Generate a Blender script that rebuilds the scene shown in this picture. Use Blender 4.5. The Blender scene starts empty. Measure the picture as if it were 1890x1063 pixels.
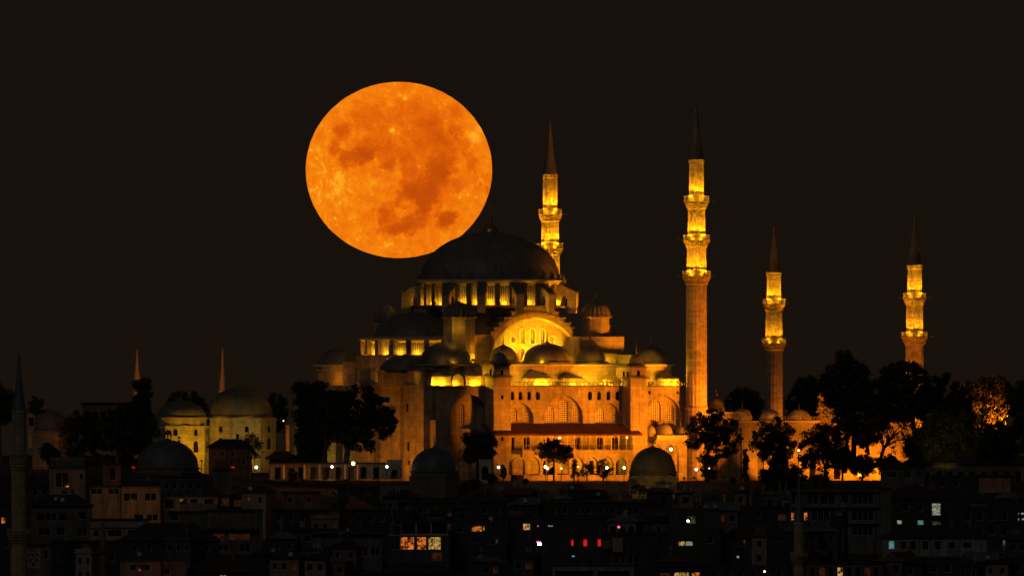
import bpy, math, random
import numpy as np
from mathutils import Vector, Matrix
from mathutils.geometry import tessellate_polygon
from mathutils import noise as mnoise

sc = bpy.context.scene
R = math.radians
# ------------------------------------------------------------------ camera
D, ZC, S = 4400.0, 10.0, 8.6          # camera distance (m), height above the terrace, photo pixels per metre at y = 0
RISE = 31.1
cam_d = bpy.data.cameras.new('camera')
cam = bpy.data.objects.new('camera', cam_d)
sc.collection.objects.link(cam)
cam.location = (0, -D, ZC)
cam.rotation_euler = (math.pi / 2 + math.atan(RISE / D), 0, 0)
cam_d.sensor_width = 36
cam_d.lens = 36 * D / (1890 / S)
cam_d.clip_start = 10
cam_d.clip_end = 200000
sc.camera = cam
sc.render.resolution_x, sc.render.resolution_y = 1024, 575
sc.render.engine = 'CYCLES'
sc.cycles.use_denoising = True
sc.cycles.max_bounces = 5
sc.cycles.diffuse_bounces = 3
sc.cycles.sample_clamp_indirect = 3
sc.cycles.use_light_tree = True
vs = sc.view_settings
vs.view_transform = 'Standard'; vs.look = 'None'; vs.gamma = 1; vs.use_curve_mapping = False
vs.exposure = 0

def at(px, py, Y):
    """photo pixel + depth -> world point"""
    k = (D + Y) / D
    return Vector(((px - 945) / S * k, Y, ZC + ((531.5 - py) / S + RISE) * k))

# ------------------------------------------------------------------ world: night sky over a lit city
w = bpy.data.worlds.new('World'); sc.world = w; w.use_nodes = True
nt = w.node_tree; nt.nodes.clear()
out = nt.nodes.new('ShaderNodeOutputWorld')
sky = nt.nodes.new('ShaderNodeTexSky'); sky.sky_type = 'NISHITA'; sky.sun_disc = False
sky.sun_elevation = R(35); sky.sun_rotation = R(200)
bg = nt.nodes.new('ShaderNodeBackground'); bg.inputs['Strength'].default_value = 0.00012
nt.links.new(sky.outputs[0], bg.inputs[0])
bg2 = nt.nodes.new('ShaderNodeBackground')
tc = nt.nodes.new('ShaderNodeTexCoord'); sx = nt.nodes.new('ShaderNodeSeparateXYZ')
nt.links.new(tc.outputs['Generated'], sx.inputs[0])
ramp = nt.nodes.new('ShaderNodeValToRGB')
ramp.color_ramp.elements[0].position = 0.0; ramp.color_ramp.elements[0].color = (0.0090, 0.0051, 0.0031, 1)
ramp.color_ramp.elements[1].position = 0.016; ramp.color_ramp.elements[1].color = (0.0074, 0.0051, 0.0034, 1)
nt.links.new(sx.outputs['Z'], ramp.inputs[0]); nt.links.new(ramp.outputs[0], bg2.inputs[0])
bg2.inputs['Strength'].default_value = 1.0
ad = nt.nodes.new('ShaderNodeAddShader')
nt.links.new(bg.outputs[0], ad.inputs[0]); nt.links.new(bg2.outputs[0], ad.inputs[1]); nt.links.new(ad.outputs[0], out.inputs[0])
# faint glow of the city over the camera's shoulder
sl = bpy.data.lights.new('sun', 'SUN'); sl.energy = 0.068; sl.angle = R(12); sl.color = (1, .96, .94)
so = bpy.data.objects.new('sun', sl); sc.collection.objects.link(so)
so.rotation_euler = (R(55), 0, R(-20))

# ------------------------------------------------------------------ materials
M = {}
def base_mat(name):
    m = bpy.data.materials.new(name); m.use_nodes = True
    n = m.node_tree.nodes; b = n['Principled BSDF']; M[name] = m
    return m, m.node_tree, b
def noise_node(t, scale, detail=4, rough=.6, vec=None):
    n = t.nodes.new('ShaderNodeTexNoise'); n.inputs['Scale'].default_value = scale
    n.inputs['Detail'].default_value = detail; n.inputs['Roughness'].default_value = rough
    if vec is None:
        c = t.nodes.new('ShaderNodeTexCoord'); vec = c.outputs['Object']
    t.links.new(vec, n.inputs['Vector']); return n
def mixc(t, fac, a, b, mode='MIX'):
    m = t.nodes.new('ShaderNodeMix'); m.data_type = 'RGBA'; m.blend_type = mode
    for sock, val in ((m.inputs[0], fac), (m.inputs[6], a), (m.inputs[7], b)):
        if hasattr(val, 'is_linked'): t.links.new(val, sock)
        elif isinstance(val, (int, float)): sock.default_value = val
        else: sock.default_value = (*val, 1)
    return m.outputs[2]
def rampn(t, src, p0, p1, c0=(0, 0, 0), c1=(1, 1, 1)):
    r = t.nodes.new('ShaderNodeValToRGB'); e = r.color_ramp.elements
    e[0].position, e[1].position = p0, p1; e[0].color = (*c0, 1); e[1].color = (*c1, 1)
    t.links.new(src, r.inputs[0]); return r.outputs[0]
def surf_vec(t):
    """(x+y, z) of object space: runs along any upright wall"""
    c = t.nodes.new('ShaderNodeTexCoord'); s = t.nodes.new('ShaderNodeSeparateXYZ'); t.links.new(c.outputs['Object'], s.inputs[0])
    a = t.nodes.new('ShaderNodeMath'); t.links.new(s.outputs['X'], a.inputs[0]); t.links.new(s.outputs['Y'], a.inputs[1])
    k = t.nodes.new('ShaderNodeCombineXYZ'); t.links.new(a.outputs[0], k.inputs['X']); t.links.new(s.outputs['Z'], k.inputs['Y'])
    return k.outputs[0], c.outputs['Object']
def plain(name, col, rough=.8, var=.25, scale=.6, metal=0):
    m, t, b = base_mat(name)
    n = noise_node(t, scale, 5, .65)
    c = mixc(t, rampn(t, n.outputs[0], .3, .7), tuple(x * (1 - var) for x in col), tuple(min(1, x * (1 + var)) for x in col))
    t.links.new(c, b.inputs['Base Color']); b.inputs['Roughness'].default_value = rough; b.inputs['Metallic'].default_value = metal
    return m
def masonry(name, col, bw=1.9, rh=.8, var=.3, mortar=.7, stain=.42, bump=.1):
    m, t, b = base_mat(name)
    v, ov = surf_vec(t)
    br = t.nodes.new('ShaderNodeTexBrick'); t.links.new(v, br.inputs['Vector'])
    br.inputs['Scale'].default_value = 1; br.inputs['Brick Width'].default_value = bw; br.inputs['Row Height'].default_value = rh
    br.inputs['Mortar Size'].default_value = .035; br.inputs['Mortar Smooth'].default_value = .3
    br.inputs['Color1'].default_value = (*[x * (1 - var * .5) for x in col], 1)
    br.inputs['Color2'].default_value = (*[min(1, x * (1 + var * .5)) for x in col], 1)
    br.inputs['Mortar'].default_value = (*[x * mortar for x in col], 1)
    n1 = noise_node(t, .16, 6, .7, ov); n2 = noise_node(t, 1.1, 4, .7, ov)
    # rain streaks: noise stretched upright
    mp = t.nodes.new('ShaderNodeMapping'); mp.inputs['Scale'].default_value = (1.2, 1.2, .09); t.links.new(ov, mp.inputs[0])
    n3 = noise_node(t, 1.0, 5, .6, mp.outputs[0])
    c = mixc(t, 1.0, br.outputs[0], rampn(t, n1.outputs[0], .3, .7, (1 - stain,) * 3, (1.08, 1.05, 1.0)), 'MULTIPLY')
    c = mixc(t, 1.0, c, rampn(t, n2.outputs[0], .25, .75, (1 - stain * .6,) * 3, (1.1, 1.1, 1.1)), 'MULTIPLY')
    c = mixc(t, 1.0, c, rampn(t, n3.outputs[0], .3, .62, (1 - stain * .8,) * 3, (1, 1, 1)), 'MULTIPLY')
    t.links.new(c, b.inputs['Base Color']); b.inputs['Roughness'].default_value = .9
    bp = t.nodes.new('ShaderNodeBump'); bp.inputs['Strength'].default_value = bump; bp.inputs['Distance'].default_value = .08
    t.links.new(br.outputs['Fac'], bp.inputs['Height']); bp.invert = True; t.links.new(bp.outputs[0], b.inputs['Normal'])
    return m
masonry('stone', (.52, .43, .28))
masonry('stone_minaret', (.52, .42, .26), 1.3, .55, .42, .68, .38)
masonry('stone_dark', (.26, .22, .17), 1.2, .5)
masonry('stone_pale', (.55, .48, .33), 1.7, .75, .36)
masonry('rubble', (.30, .20, .13), .5, .22, .6, .6, .5, .3)
plain('trim', (.56, .47, .31), .85, .15, 1.2)
plain('iron', (.03, .03, .03), .5)
plain('gilt', (.55, .38, .12), .35, .2, 2, .8)
plain('bark', (.07, .05, .035), .95)
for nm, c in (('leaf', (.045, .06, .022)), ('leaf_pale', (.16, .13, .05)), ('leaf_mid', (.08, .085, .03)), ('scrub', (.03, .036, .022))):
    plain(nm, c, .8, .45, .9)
# lead sheets: standing seams come from geometry, patina from noise
def lead_mat(name, col):
    m, t, b = base_mat(name)
    v, ov = surf_vec(t)
    mp = t.nodes.new('ShaderNodeMapping'); mp.inputs['Scale'].default_value = (1, 1, .25); t.links.new(ov, mp.inputs[0])
    n = noise_node(t, .8, 6, .7, mp.outputs[0]); n2 = noise_node(t, .12, 3, .5, ov)
    c = mixc(t, rampn(t, n.outputs[0], .3, .7), tuple(x * .65 for x in col), tuple(x * 1.35 for x in col))
    c = mixc(t, 1, c, rampn(t, n2.outputs[0], .3, .7, (.75,) * 3, (1.15,) * 3), 'MULTIPLY')
    t.links.new(c, b.inputs['Base Color']); b.inputs['Roughness'].default_value = .55
lead_mat('lead', (.18, .165, .135))
lead_mat('lead_blue', (.115, .14, .165))
lead_mat('lead_pale', (.30, .27, .20))
def tile_mat(name, col):
    m, t, b = base_mat(name)
    c0 = t.nodes.new('ShaderNodeTexCoord')
    wv = t.nodes.new('ShaderNodeTexWave'); wv.inputs['Scale'].default_value = 1.1; wv.inputs['Distortion'].default_value = .3
    t.links.new(c0.outputs['Object'], wv.inputs[0])
    n = noise_node(t, 1.5, 5, .7, c0.outputs['Object'])
    c = mixc(t, rampn(t, n.outputs[0], .3, .7), tuple(x * .55 for x in col), tuple(x * 1.5 for x in col))
    c = mixc(t, 1, c, rampn(t, wv.outputs[0], 0, 1, (.6,) * 3, (1.1,) * 3), 'MULTIPLY')
    t.links.new(c, b.inputs['Base Color']); b.inputs['Roughness'].default_value = .85
tile_mat('tile', (.15, .055, .035))
tile_mat('tile_dark', (.035, .028, .026))
# pierced plaster window grille: round holes in a honeycomb of plaster
def grille_mat(name, col, sp):
    m, t, b = base_mat(name)
    c0 = t.nodes.new('ShaderNodeTexCoord')
    mp = t.nodes.new('ShaderNodeMapping'); mp.inputs['Scale'].default_value = (1, 0, 1); t.links.new(c0.outputs['Object'], mp.inputs[0])
    vo = t.nodes.new('ShaderNodeTexVoronoi'); vo.inputs['Scale'].default_value = 1 / sp; vo.inputs['Randomness'].default_value = .12
    t.links.new(mp.outputs[0], vo.inputs[0])
    c = mixc(t, rampn(t, vo.outputs['Distance'], .30, .40), (.02, .015, .01), col)
    t.links.new(c, b.inputs['Base Color']); b.inputs['Roughness'].default_value = .9
grille_mat('grille', (.62, .54, .42), .46)
def emit(name, col, strength, pattern=0.0, sc_=1.2):
    m = bpy.data.materials.new(name); m.use_nodes = True; M[name] = m
    t = m.node_tree; t.nodes.clear()
    o = t.nodes.new('ShaderNodeOutputMaterial'); e = t.nodes.new('ShaderNodeEmission')
    e.inputs[0].default_value = (*col, 1); e.inputs[1].default_value = strength
    if pattern:   # a room behind the pane: furniture and curtains break the light up
        n = noise_node(t, sc_, 3, .7)
        c = mixc(t, rampn(t, n.outputs[0], .5 - .25 * (1.3 - pattern), .62), tuple(x * (1 - pattern) for x in col), col)
        t.links.new(c, e.inputs[0])
    t.links.new(e.outputs[0], o.inputs[0])
emit('lit_orange', (1, .24, .03), .8, .985, 1.6); emit('lit_yellow', (1, .58, .12), .65, .97, 1.8)
emit('lit_white', (.75, .85, .55), .4, .85, 2.2); emit('lit_cyan', (.22, .62, .6), .36, .6, 1.5)
emit('lit_red', (1, .01, .015), .8, .5, .8); emit('lit_dim', (.55, .15, .03), .07, .8, 1.2)
emit('lit_green', (.35, .5, .12), .18, .97, 2.0)
emit('globe_white', (.85, 1, .95), 9); emit('globe_yellow', (1, .72, .25), 9); emit('globe_small', (1, .6, .2), 4)
emit('lens', (1, .6, .12), 6); emit('pink_sign', (1, .12, .4), 1.2); emit('cyan_sign', (.1, .5, .8), .6)
def glass(name, col):
    m, t, b = base_mat(name)
    b.inputs['Base Color'].default_value = (*col, 1); b.inputs['Roughness'].default_value = .08
glass('dark_glass', (.01, .012, .015))
glass('dark_void', (.012, .009, .006))

# ------------------------------------------------------------------ mesh helpers
class MB:
    def __init__(s): s.v = []; s.f = []
    def add(s, vs, fs):
        o = len(s.v); s.v += [tuple(p) for p in vs]; s.f += [tuple(i + o for i in f) for f in fs]; return s
    def box(s, x0, x1, y0, y1, z0, z1):
        return s.add([(x0, y0, z0), (x1, y0, z0), (x1, y1, z0), (x0, y1, z0), (x0, y0, z1), (x1, y0, z1), (x1, y1, z1), (x0, y1, z1)],
              [(3, 2, 1, 0), (4, 5, 6, 7), (0, 1, 5, 4), (1, 2, 6, 5), (2, 3, 7, 6), (3, 0, 4, 7)])
    def lathe(s, prof, n=32, cx=0, cy=0, ang0=0.0, ribs=0, amp=0, arc=None, cap=True):
        full = arc is None; a0, a1 = (ang0, ang0 + 2 * math.pi) if full else arc
        m = n if full else n + 1
        vs = []
        for (r, z) in prof:
            for i in range(m):
                a = a0 + (a1 - a0) * i / n
                k = 1 + amp * (abs(math.cos(ribs * a / 2)) ** .6 * 2 - 1) if ribs else 1
                vs.append((cx + r * k * math.cos(a), cy + r * k * math.sin(a), z))
        fs = []
        for j in range(len(prof) - 1):
            for i in range(n):
                i2 = (i + 1) % m if full else i + 1
                fs.append((j * m + i, j * m + i2, (j + 1) * m + i2, (j + 1) * m + i))
        if cap:
            if prof[-1][0] > 1e-4: fs.append(tuple((len(prof) - 1) * m + i for i in range(m)))
            if prof[0][0] > 1e-4: fs.append(tuple(reversed(range(m))))
        return s.add(vs, fs)
    def tube(s, p0, p1, r0, r1, n=6):
        p0, p1 = Vector(p0), Vector(p1); d = (p1 - p0)
        if d.length < 1e-6: return s
        d.normalize(); a = d.orthogonal().normalized(); b = d.cross(a)
        vs = []
        for p, r in ((p0, r0), (p1, r1)):
            for i in range(n):
                t = 2 * math.pi * i / n; vs.append(p + a * (r * math.cos(t)) + b * (r * math.sin(t)))
        return s.add(vs, [(i, (i + 1) % n, n + (i + 1) % n, n + i) for i in range(n)] + [tuple(reversed(range(n))), tuple(range(n, 2 * n))])
    def prism(s, poly, fn, d0, d1):
        """poly (2D) pushed from depth d0 to d1 by fn(a, b, d)"""
        n = len(poly)
        vs = [fn(a, b, d0) for a, b in poly] + [fn(a, b, d1) for a, b in poly]
        tris = tessellate_polygon([[Vector((a, b, 0)) for a, b in poly]])
        fs = [tuple(t) for t in tris] + [tuple(i + n for i in reversed(t)) for t in tris]
        fs += [(i, (i + 1) % n, n + (i + 1) % n, n + i) for i in range(n)]
        return s.add(vs, fs)
    def panel(s, outline, holes, fn, depth):
        """upright face with real openings; reveals run back by depth"""
        polys = [outline] + holes
        pts = [p for q in polys for p in q]
        tris = tessellate_polygon([[Vector((a, b, 0)) for a, b in q] for q in polys])
        s.add([fn(a, b, 0) for a, b in pts], [tuple(t) for t in tris])
        for q in polys:
            n = len(q)
            s.add([fn(a, b, 0) for a, b in q] + [fn(a, b, depth) for a, b in q], [(i, (i + 1) % n, n + (i + 1) % n, n + i) for i in range(n)])
        return s
    def build(s, name, mat, parent=None, smooth=False, loc=None, rz=0):
        me = bpy.data.meshes.new(name); me.from_pydata(s.v, [], s.f); me.update()
        me.materials.append(M[mat] if isinstance(mat, str) else mat)
        if len(s.f) < 60000:
            import bmesh
            bm = bmesh.new(); bm.from_mesh(me); bmesh.ops.recalc_face_normals(bm, faces=bm.faces); bm.to_mesh(me); bm.free()
        if smooth:
            me.polygons.foreach_set('use_smooth', [True] * len(me.polygons))
            try: me.set_sharp_from_angle(angle=R(40))
            except Exception: pass
        o = bpy.data.objects.new(name, me); sc.collection.objects.link(o)
        if parent is not None: o.parent = parent
        if loc is not None: o.location = loc
        o.rotation_euler = (0, 0, rz)
        return o
def rect(a0, a1, b0, b1): return [(a0, b0), (a1, b0), (a1, b1), (a0, b1)]
def arch(c, hw, b0, top, k=1.12, n=7):
    """outline of an arched opening, slightly pointed (k = arc radius / half width)"""
    rad = hw * k; rise = math.sqrt(rad * rad - (rad - hw) ** 2); sp = max(top - rise, b0 + .01)
    fz = (top - sp) / rise
    p = [(c - hw, b0), (c + hw, b0)]
    amax = math.acos((rad - hw) / rad)
    for i in range(n + 1):
        a = amax * i / n; p.append((c + hw - rad + rad * math.cos(a), sp + fz * rad * math.sin(a)))
    for i in range(n - 1, -1, -1):
        a = amax * i / n; p.append((c - hw + rad - rad * math.cos(a), sp + fz * rad * math.sin(a)))
    return p
def circ(c, b, r, n=14): return [(c + r * math.cos(2 * math.pi * i / n), b + r * math.sin(2 * math.pi * i / n)) for i in range(n)]
def tag(o, label=None, cat=None, group=None, kind=None):
    if label: o['label'] = label
    if cat: o['category'] = cat
    if group: o['group'] = group
    if kind: o['kind'] = kind
    return o
def empty(name, loc=(0, 0, 0), rz=0):
    o = bpy.data.objects.new(name, None); sc.collection.objects.link(o); o.location = loc; o.rotation_euler = (0, 0, rz); o.empty_display_size = 1
    return o
def copy_tree(o, parent=None):
    c = o.copy(); sc.collection.objects.link(c)
    if parent is not None: c.parent = parent
    for ch in list(o.children): copy_tree(ch, c)
    return c
YEL = (1, .47, .008); ORG = (1, .245, .004); AMB = (1, .33, .006); GRN = (.9, .56, .09); WHT = (.8, 1, .92)
def point(loc, energy, col, rad=.12, parent=None):
    l = bpy.data.lights.new('lamp_or_fill', 'POINT'); l.energy = energy; l.color = col; l.shadow_soft_size = rad
    o = bpy.data.objects.new('lamp_or_fill', l); sc.collection.objects.link(o); o.location = loc
    if parent is not None: o.parent = parent
    return o
def spot(loc, target, energy, col, ang=70, blend=.6, rad=.3, parent=None):
    l = bpy.data.lights.new('lamp_or_fill', 'SPOT'); l.energy = energy; l.color = col; l.spot_size = R(ang); l.spot_blend = blend; l.shadow_soft_size = rad
    o = bpy.data.objects.new('lamp_or_fill', l); sc.collection.objects.link(o); o.location = loc
    d = Vector(target) - Vector(loc); o.rotation_euler = d.to_track_quat('-Z', 'Y').to_euler()
    if parent is not None: o.parent = parent
    return o
def finial_prof(z, h, r):
    return [(r * .5, z), (r, z + h * .06), (r * .5, z + h * .14), (r * .35, z + h * .2), (r * .9, z + h * .3), (r * .35, z + h * .4), (r * .6, z + h * .48),
            (r * .25, z + h * .56), (r * .2, z + h * .75), (r * .45, z + h * .8), (r * .15, z + h * .86), (r * .02, z + h)]
def dome_prof(Rr, zb, h, n=14, eave=.25, tip=.0):
    p = [(Rr + eave, zb - .35), (Rr + eave, zb)]
    for i in range(n + 1):
        a = math.pi / 2 * i / n
        r = Rr * math.cos(a); z = zb + .02 + h * math.sin(a)
        if r < .12 * Rr: r = max(r, .0); z += tip * (1 - r / (.12 * Rr))
        p.append((max(r, 0.001), z))
    return p
def dome(cx, cy, zb, Rr, h, parent, mat='lead', ribs=0, amp=.0, fin=0, name='dome', n=48, finr=.35, eave=.25, tip=.3):
    d = MB().lathe(dome_prof(Rr, zb, h, 14, eave, tip), n, cx, cy, 0, ribs, amp, cap=False).build(name, mat, parent, True)
    if fin:
        MB().lathe(finial_prof(zb + h + tip * .6, fin, finr), 10, cx, cy, cap=False).build('finial', 'gilt', d, True)
    return d
# ------------------------------------------------------------------ ground and water
def ground_z(x, y):
    pts = [(-900, -58), (-650, -52), (-420, -30), (-260, -18), (-150, -9.5), (-100, -4.2), (-72, -.6), (-60, -.15), (110, -.15), (220, -12), (500, -40), (1200, -60), (60000, -60)]
    if y <= pts[0][0]: return -58
    for (a, za), (b, zb) in zip(pts, pts[1:]):
        if a <= y <= b:
            t = (y - a) / (b - a); z = za + (zb - za) * t; break
    if -110 < y < 110 and x < -45: z += min(1, (-45 - x) / 30) * 2.2 * min(1, (110 + y) / 40 if y < -70 else 1)
    if -650 < y < 400 and abs(x) > 160: z -= (abs(x) - 160) * .06
    if -600 < y < -72: z += 1.1 * mnoise.noise((x * .03, y * .03, 0))
    return z
xs = [-60000, -8000, -1500, -600] + [-300 + 12 * i for i in range(51)] + [600, 1500, 8000, 60000]
ys = [-6000, -2500, -1200] + [-900 + 25 * i for i in range(30)] + [-148 + 8 * i for i in range(48)] + [300, 400, 500, 800, 1200, 4000, 20000, 60000]
vv = [(x, y, ground_z(x, y)) for y in ys for x in xs]; nx = len(xs)
gm = MB().add(vv, [(j * nx + i, j * nx + i + 1, (j + 1) * nx + i + 1, (j + 1) * nx + i) for j in range(len(ys) - 1) for i in range(nx - 1)])
plain('earth', (.03, .027, .019), .95, .5, .15)
tag(gm.build('ground', 'earth', None, True), kind='structure')
m_, t_, b_ = base_mat('water_surface'); b_.inputs['Base Color'].default_value = (.01, .014, .018, 1); b_.inputs['Roughness'].default_value = .15
n_ = noise_node(t_, .08, 4); bp_ = t_.nodes.new('ShaderNodeBump'); bp_.inputs['Strength'].default_value = .4; t_.links.new(n_.outputs[0], bp_.inputs['Height']); t_.links.new(bp_.outputs[0], b_.inputs['Normal'])
tag(MB().add([(-30000, -9000, -50), (30000, -9000, -50), (30000, -560, -50), (-30000, -560, -50)], [(0, 1, 2, 3)]).build('water', 'water_surface'), kind='structure')

# ------------------------------------------------------------------ the moon
def make_moon():
    Ym = 40000.0
    c = at(736.3, 314, Ym); kk = (D + Ym) / D / S; rx, rz = 172 * kk, 162.3 * kk
    rng = random.Random(4)
    # dark seas and bright rays, placed on the disc (x right, y up, in disc radii); (x, y, sx, sy, rot deg, strength)
    seas = [(.26, .36, .22, .20, -12, .55), (.10, .64, .40, .12, 6, .40), (-.24, .32, .24, .14, 35, .42), (-.36, .58, .16, .12, 0, .30), (-.62, .42, .10, .11, 0, .75), (-.48, .14, .17, .085, 22, .95),
            (-.36, .22, .16, .09, 0, .6), (-.66, .22, .06, .05, 0, .6), (.44, .03, .155, .13, 0, 1.0), (.40, -.10, .15, .12, 0, .9), (.26, -.24, .21, .13, -18, 1.1), (.16, -.32, .18, .09, 0, .8), (.30, -.40, .12, .10, 0, .95), (.26, -.50, .07, .08, 0, .6),
            (-.14, -.52, .09, .08, 0, .85), (-.06, -.38, .10, .05, 10, .5), (.12, -.63, .17, .10, 14, 1.0), (-.08, -.68, .12, .06, 0, .7), (.50, -.565, .11, .078, 14, 1.15), (-.06, .17, .20, .09, -10, .55), (-.12, .06, .08, .06, 0, .5),
            (.12, .02, .08, .11, 0, .6), (.40, .50, .10, .16, 0, .45), (.50, .30, .12, .14, 10, .5), (.76, .08, .06, .15, 12, .5), (.66, .34, .05, .16, 30, .35), (.64, -.20, .08, .05, 20, .5), (-.30, .48, .10, .06, 0, .35),
            (.62, .66, .05, .11, 25, .4), (-.46, .85, .035, .018, 20, .9), (.62, .35, .022, .02, 0, .9), (.86, -.14, .015, .03, 0, .7), (.92, -.20, .013, .035, 0, .8)]
    brights = [(-.07, .44, .03, 1.2), (.07, .80, .02, 1.1), (-.12, .62, .06, .45), (-.78, -.02, .025, .5), (-.64, -.05, .03, .5), (-.25, .48, .1, .3), (.42, .70, .09, .5), (.80, .40, .12, .4), (-.6, -.2, .2, .25), (.23, .03, .02, .8), (.3, -.14, .02, .5), (.12, .46, .012, .9)]
    def albedo(x, y):
        wx = x + .06 * mnoise.fractal((x * 6, y * 6, 3.1), .45, 2, 7); wy = y + .06 * mnoise.fractal((x * 6, y * 6, 9.7), .45, 2, 7)
        d = 0
        for (a, b, sa, sb, rot, st) in seas:
            ca, sa_ = math.cos(R(rot)), math.sin(R(rot)); dx, dy = wx - a, wy - b
            p = ((dx * ca + dy * sa_) / sa) ** 2 + ((-dx * sa_ + dy * ca) / sb) ** 2
            e = st / (1 + math.exp(min(60, (p - 1.0) * 2.7))); d = d + e - d * e * .75
        v = .81 - .56 * min(d, 1.1)
        for (a, b, s_, st) in brights: v += .3 * st * math.exp(-((x - a) ** 2 + (y - b) ** 2) / (s_ * s_))
        # rays from the two large young craters
        for (a, b, st, ln) in ((-.07, .44, .2, .4), (-.78, -.02, .2, .5), (.07, .80, .12, .3)):
            dx, dy = x - a, y - b; rr = math.hypot(dx, dy) + 1e-4; an = math.atan2(dy, dx)
            v += st * max(0, mnoise.noise((math.cos(an) * 6, math.sin(an) * 6, a * 7)) + .1) * math.exp(-rr / ln * 1.6)
        v += .11 * mnoise.fractal((x * 9, y * 9, 1.7), .55, 2, 7) + .06 * mnoise.noise((x * 45, y * 45, 5))
        return v
    craters = []
    for i in range(280):
        a = rng.uniform(0, 2 * math.pi); q = math.sqrt(rng.random()) * .97; craters.append((q * math.cos(a), q * math.sin(a), rng.choice([.006, .008, .010, .014]), rng.uniform(.3, 1)))
    NR, NA = 150, 420
    vs, cols = [], []
    for j in range(NR + 1):
        th = math.pi / 2 * (j / NR) if j else 0.0
        for i in range(NA):
            a = 2 * math.pi * i / NA; r = math.sin(th)
            x, y = r * math.cos(a), r * math.sin(a)
            rim = 1 + .0022 * mnoise.fractal((math.cos(a) * 14, math.sin(a) * 14, 2), .6, 2, 4)
            vs.append((x * rx * rim, -math.cos(th) * rx, y * rz * rim)); v = albedo(x, y)
            for (cx_, cy_, cr, cs) in craters:
                if abs(cx_ - x) < .03 and abs(cy_ - y) < .03:
                    dd = ((cx_ - x) ** 2 + (cy_ - y) ** 2) / (cr * cr); v += cs * .2 * math.exp(-dd)
            cols.append(v)
    n0 = len(vs)
    for j in range(1, 13):
        th = math.pi / 2 + math.pi / 2 * j / 12
        for i in range(NA):
            a = 2 * math.pi * i / NA; r = math.sin(th); vs.append((r * math.cos(a) * rx, -math.cos(th) * rx, r * math.sin(a) * rz)); cols.append(.7)
    rows = NR + 13
    fs = [(j * NA + i, j * NA + (i + 1) % NA, (j + 1) * NA + (i + 1) % NA, (j + 1) * NA + i) for j in range(rows - 1) for i in range(NA)]
    me = bpy.data.meshes.new('moon'); me.from_pydata(vs, [], fs); me.update()
    at_ = me.attributes.new('albedo', 'FLOAT', 'POINT'); at_.data.foreach_set('value', cols)
    m = bpy.data.materials.new('moon_rock'); m.use_nodes = True; t = m.node_tree; t.nodes.clear()
    o = t.nodes.new('ShaderNodeOutputMaterial'); e = t.nodes.new('ShaderNodeEmission'); an = t.nodes.new('ShaderNodeAttribute'); an.attribute_name = 'albedo'
    r = t.nodes.new('ShaderNodeValToRGB'); el = r.color_ramp.elements
    el[0].position = .2; el[0].color = (.54, .072, .002, 1); el[1].position = 1.0; el[1].color = (1.0, .40, .015, 1)
    for p, c_ in ((.4, (.63, .092, .0022, 1)), (.6, (.76, .126, .0025, 1)), (.75, (.85, .165, .003, 1)), (.88, (.93, .23, .004, 1))):
        q = el.new(p); q.color = c_
    t.links.new(an.outputs['Fac'], r.inputs[0]); t.links.new(r.outputs[0], e.inputs[0]); e.inputs[1].default_value = 1.0; t.links.new(e.outputs[0], o.inputs[0])
    me.materials.append(m); me.polygons.foreach_set('use_smooth', [True] * len(me.polygons))
    ob = bpy.data.objects.new('moon', me); sc.collection.objects.link(ob); ob.location = c
    tag(ob, 'huge orange full moon with darker blotches hanging low behind the great dome', 'moon')
make_moon()

# ------------------------------------------------------------------ the mosque: local frame u (along the side front), w (into depth), z
TH = R(31); CT, ST = math.cos(TH), math.sin(TH); X0 = (905 - 945) / S
def U(px, w_):
    k = (px - 945) / (S * D); return (k * D + k * w_ * CT - X0 + w_ * ST) / (CT - k * ST)
def Wq(px, u):
    k = (px - 945) / (S * D); return (X0 + u * CT - k * D - k * u * ST) / (k * CT + ST)
def Zp(py, u=0, w_=0): return at(945, py, u * ST + w_ * CT).z
def world(u, w_): return Vector((X0 + u * CT - w_ * ST, u * ST + w_ * CT, 0))
PM = 1 / S; PU = 1 / S / CT      # metres per photo pixel: upright / along the side front
mq = tag(empty('mosque', (X0, 0, 0), TH), 'great floodlit mosque with large central dome, cascading smaller domes and arcaded side front', 'mosque')
WF = -29.0; UF = -31.7
zt = Zp(713.8, 0, WF)
def grille_plate(name, poly, c, b0, parent, loc, rz, mat='grille', frame=.12):
    """window part: plate in its own upright plane (x along, z up)"""
    pl = [(a - c, b - b0) for a, b in poly]
    mb = MB().prism(pl, lambda a, b, d: (a, d, b), 0, .08)
    return mb.build(name, mat, parent, False, loc, rz)
def window_l(px, hwpx, pt, pb, wv, holes, parent=mq, kind='grille', depth=.35, k=1.12, name='window', cut=True, pxr=False):
    """opening + its pane on a wall parallel to the side front; appended to holes, pane built"""
    c = U(px, wv); hw = hwpx * PU; b0 = Zp(pb, c, wv); tp = Zp(pt, c, wv)
    poly = rect(c - hw, c + hw, b0, tp) if kind == 'door' else arch(c, hw, b0, tp, k)
    if cut: holes.append(poly)
    grille_plate(name, poly, c, b0, parent, (c, wv + depth, b0), 0, {'grille': 'grille', 'dark': 'dark_void', 'door': 'dark_void'}.get(kind, kind))
    return poly
fl = lambda wv: (lambda a, b, d: (a, wv + d, b))
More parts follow.
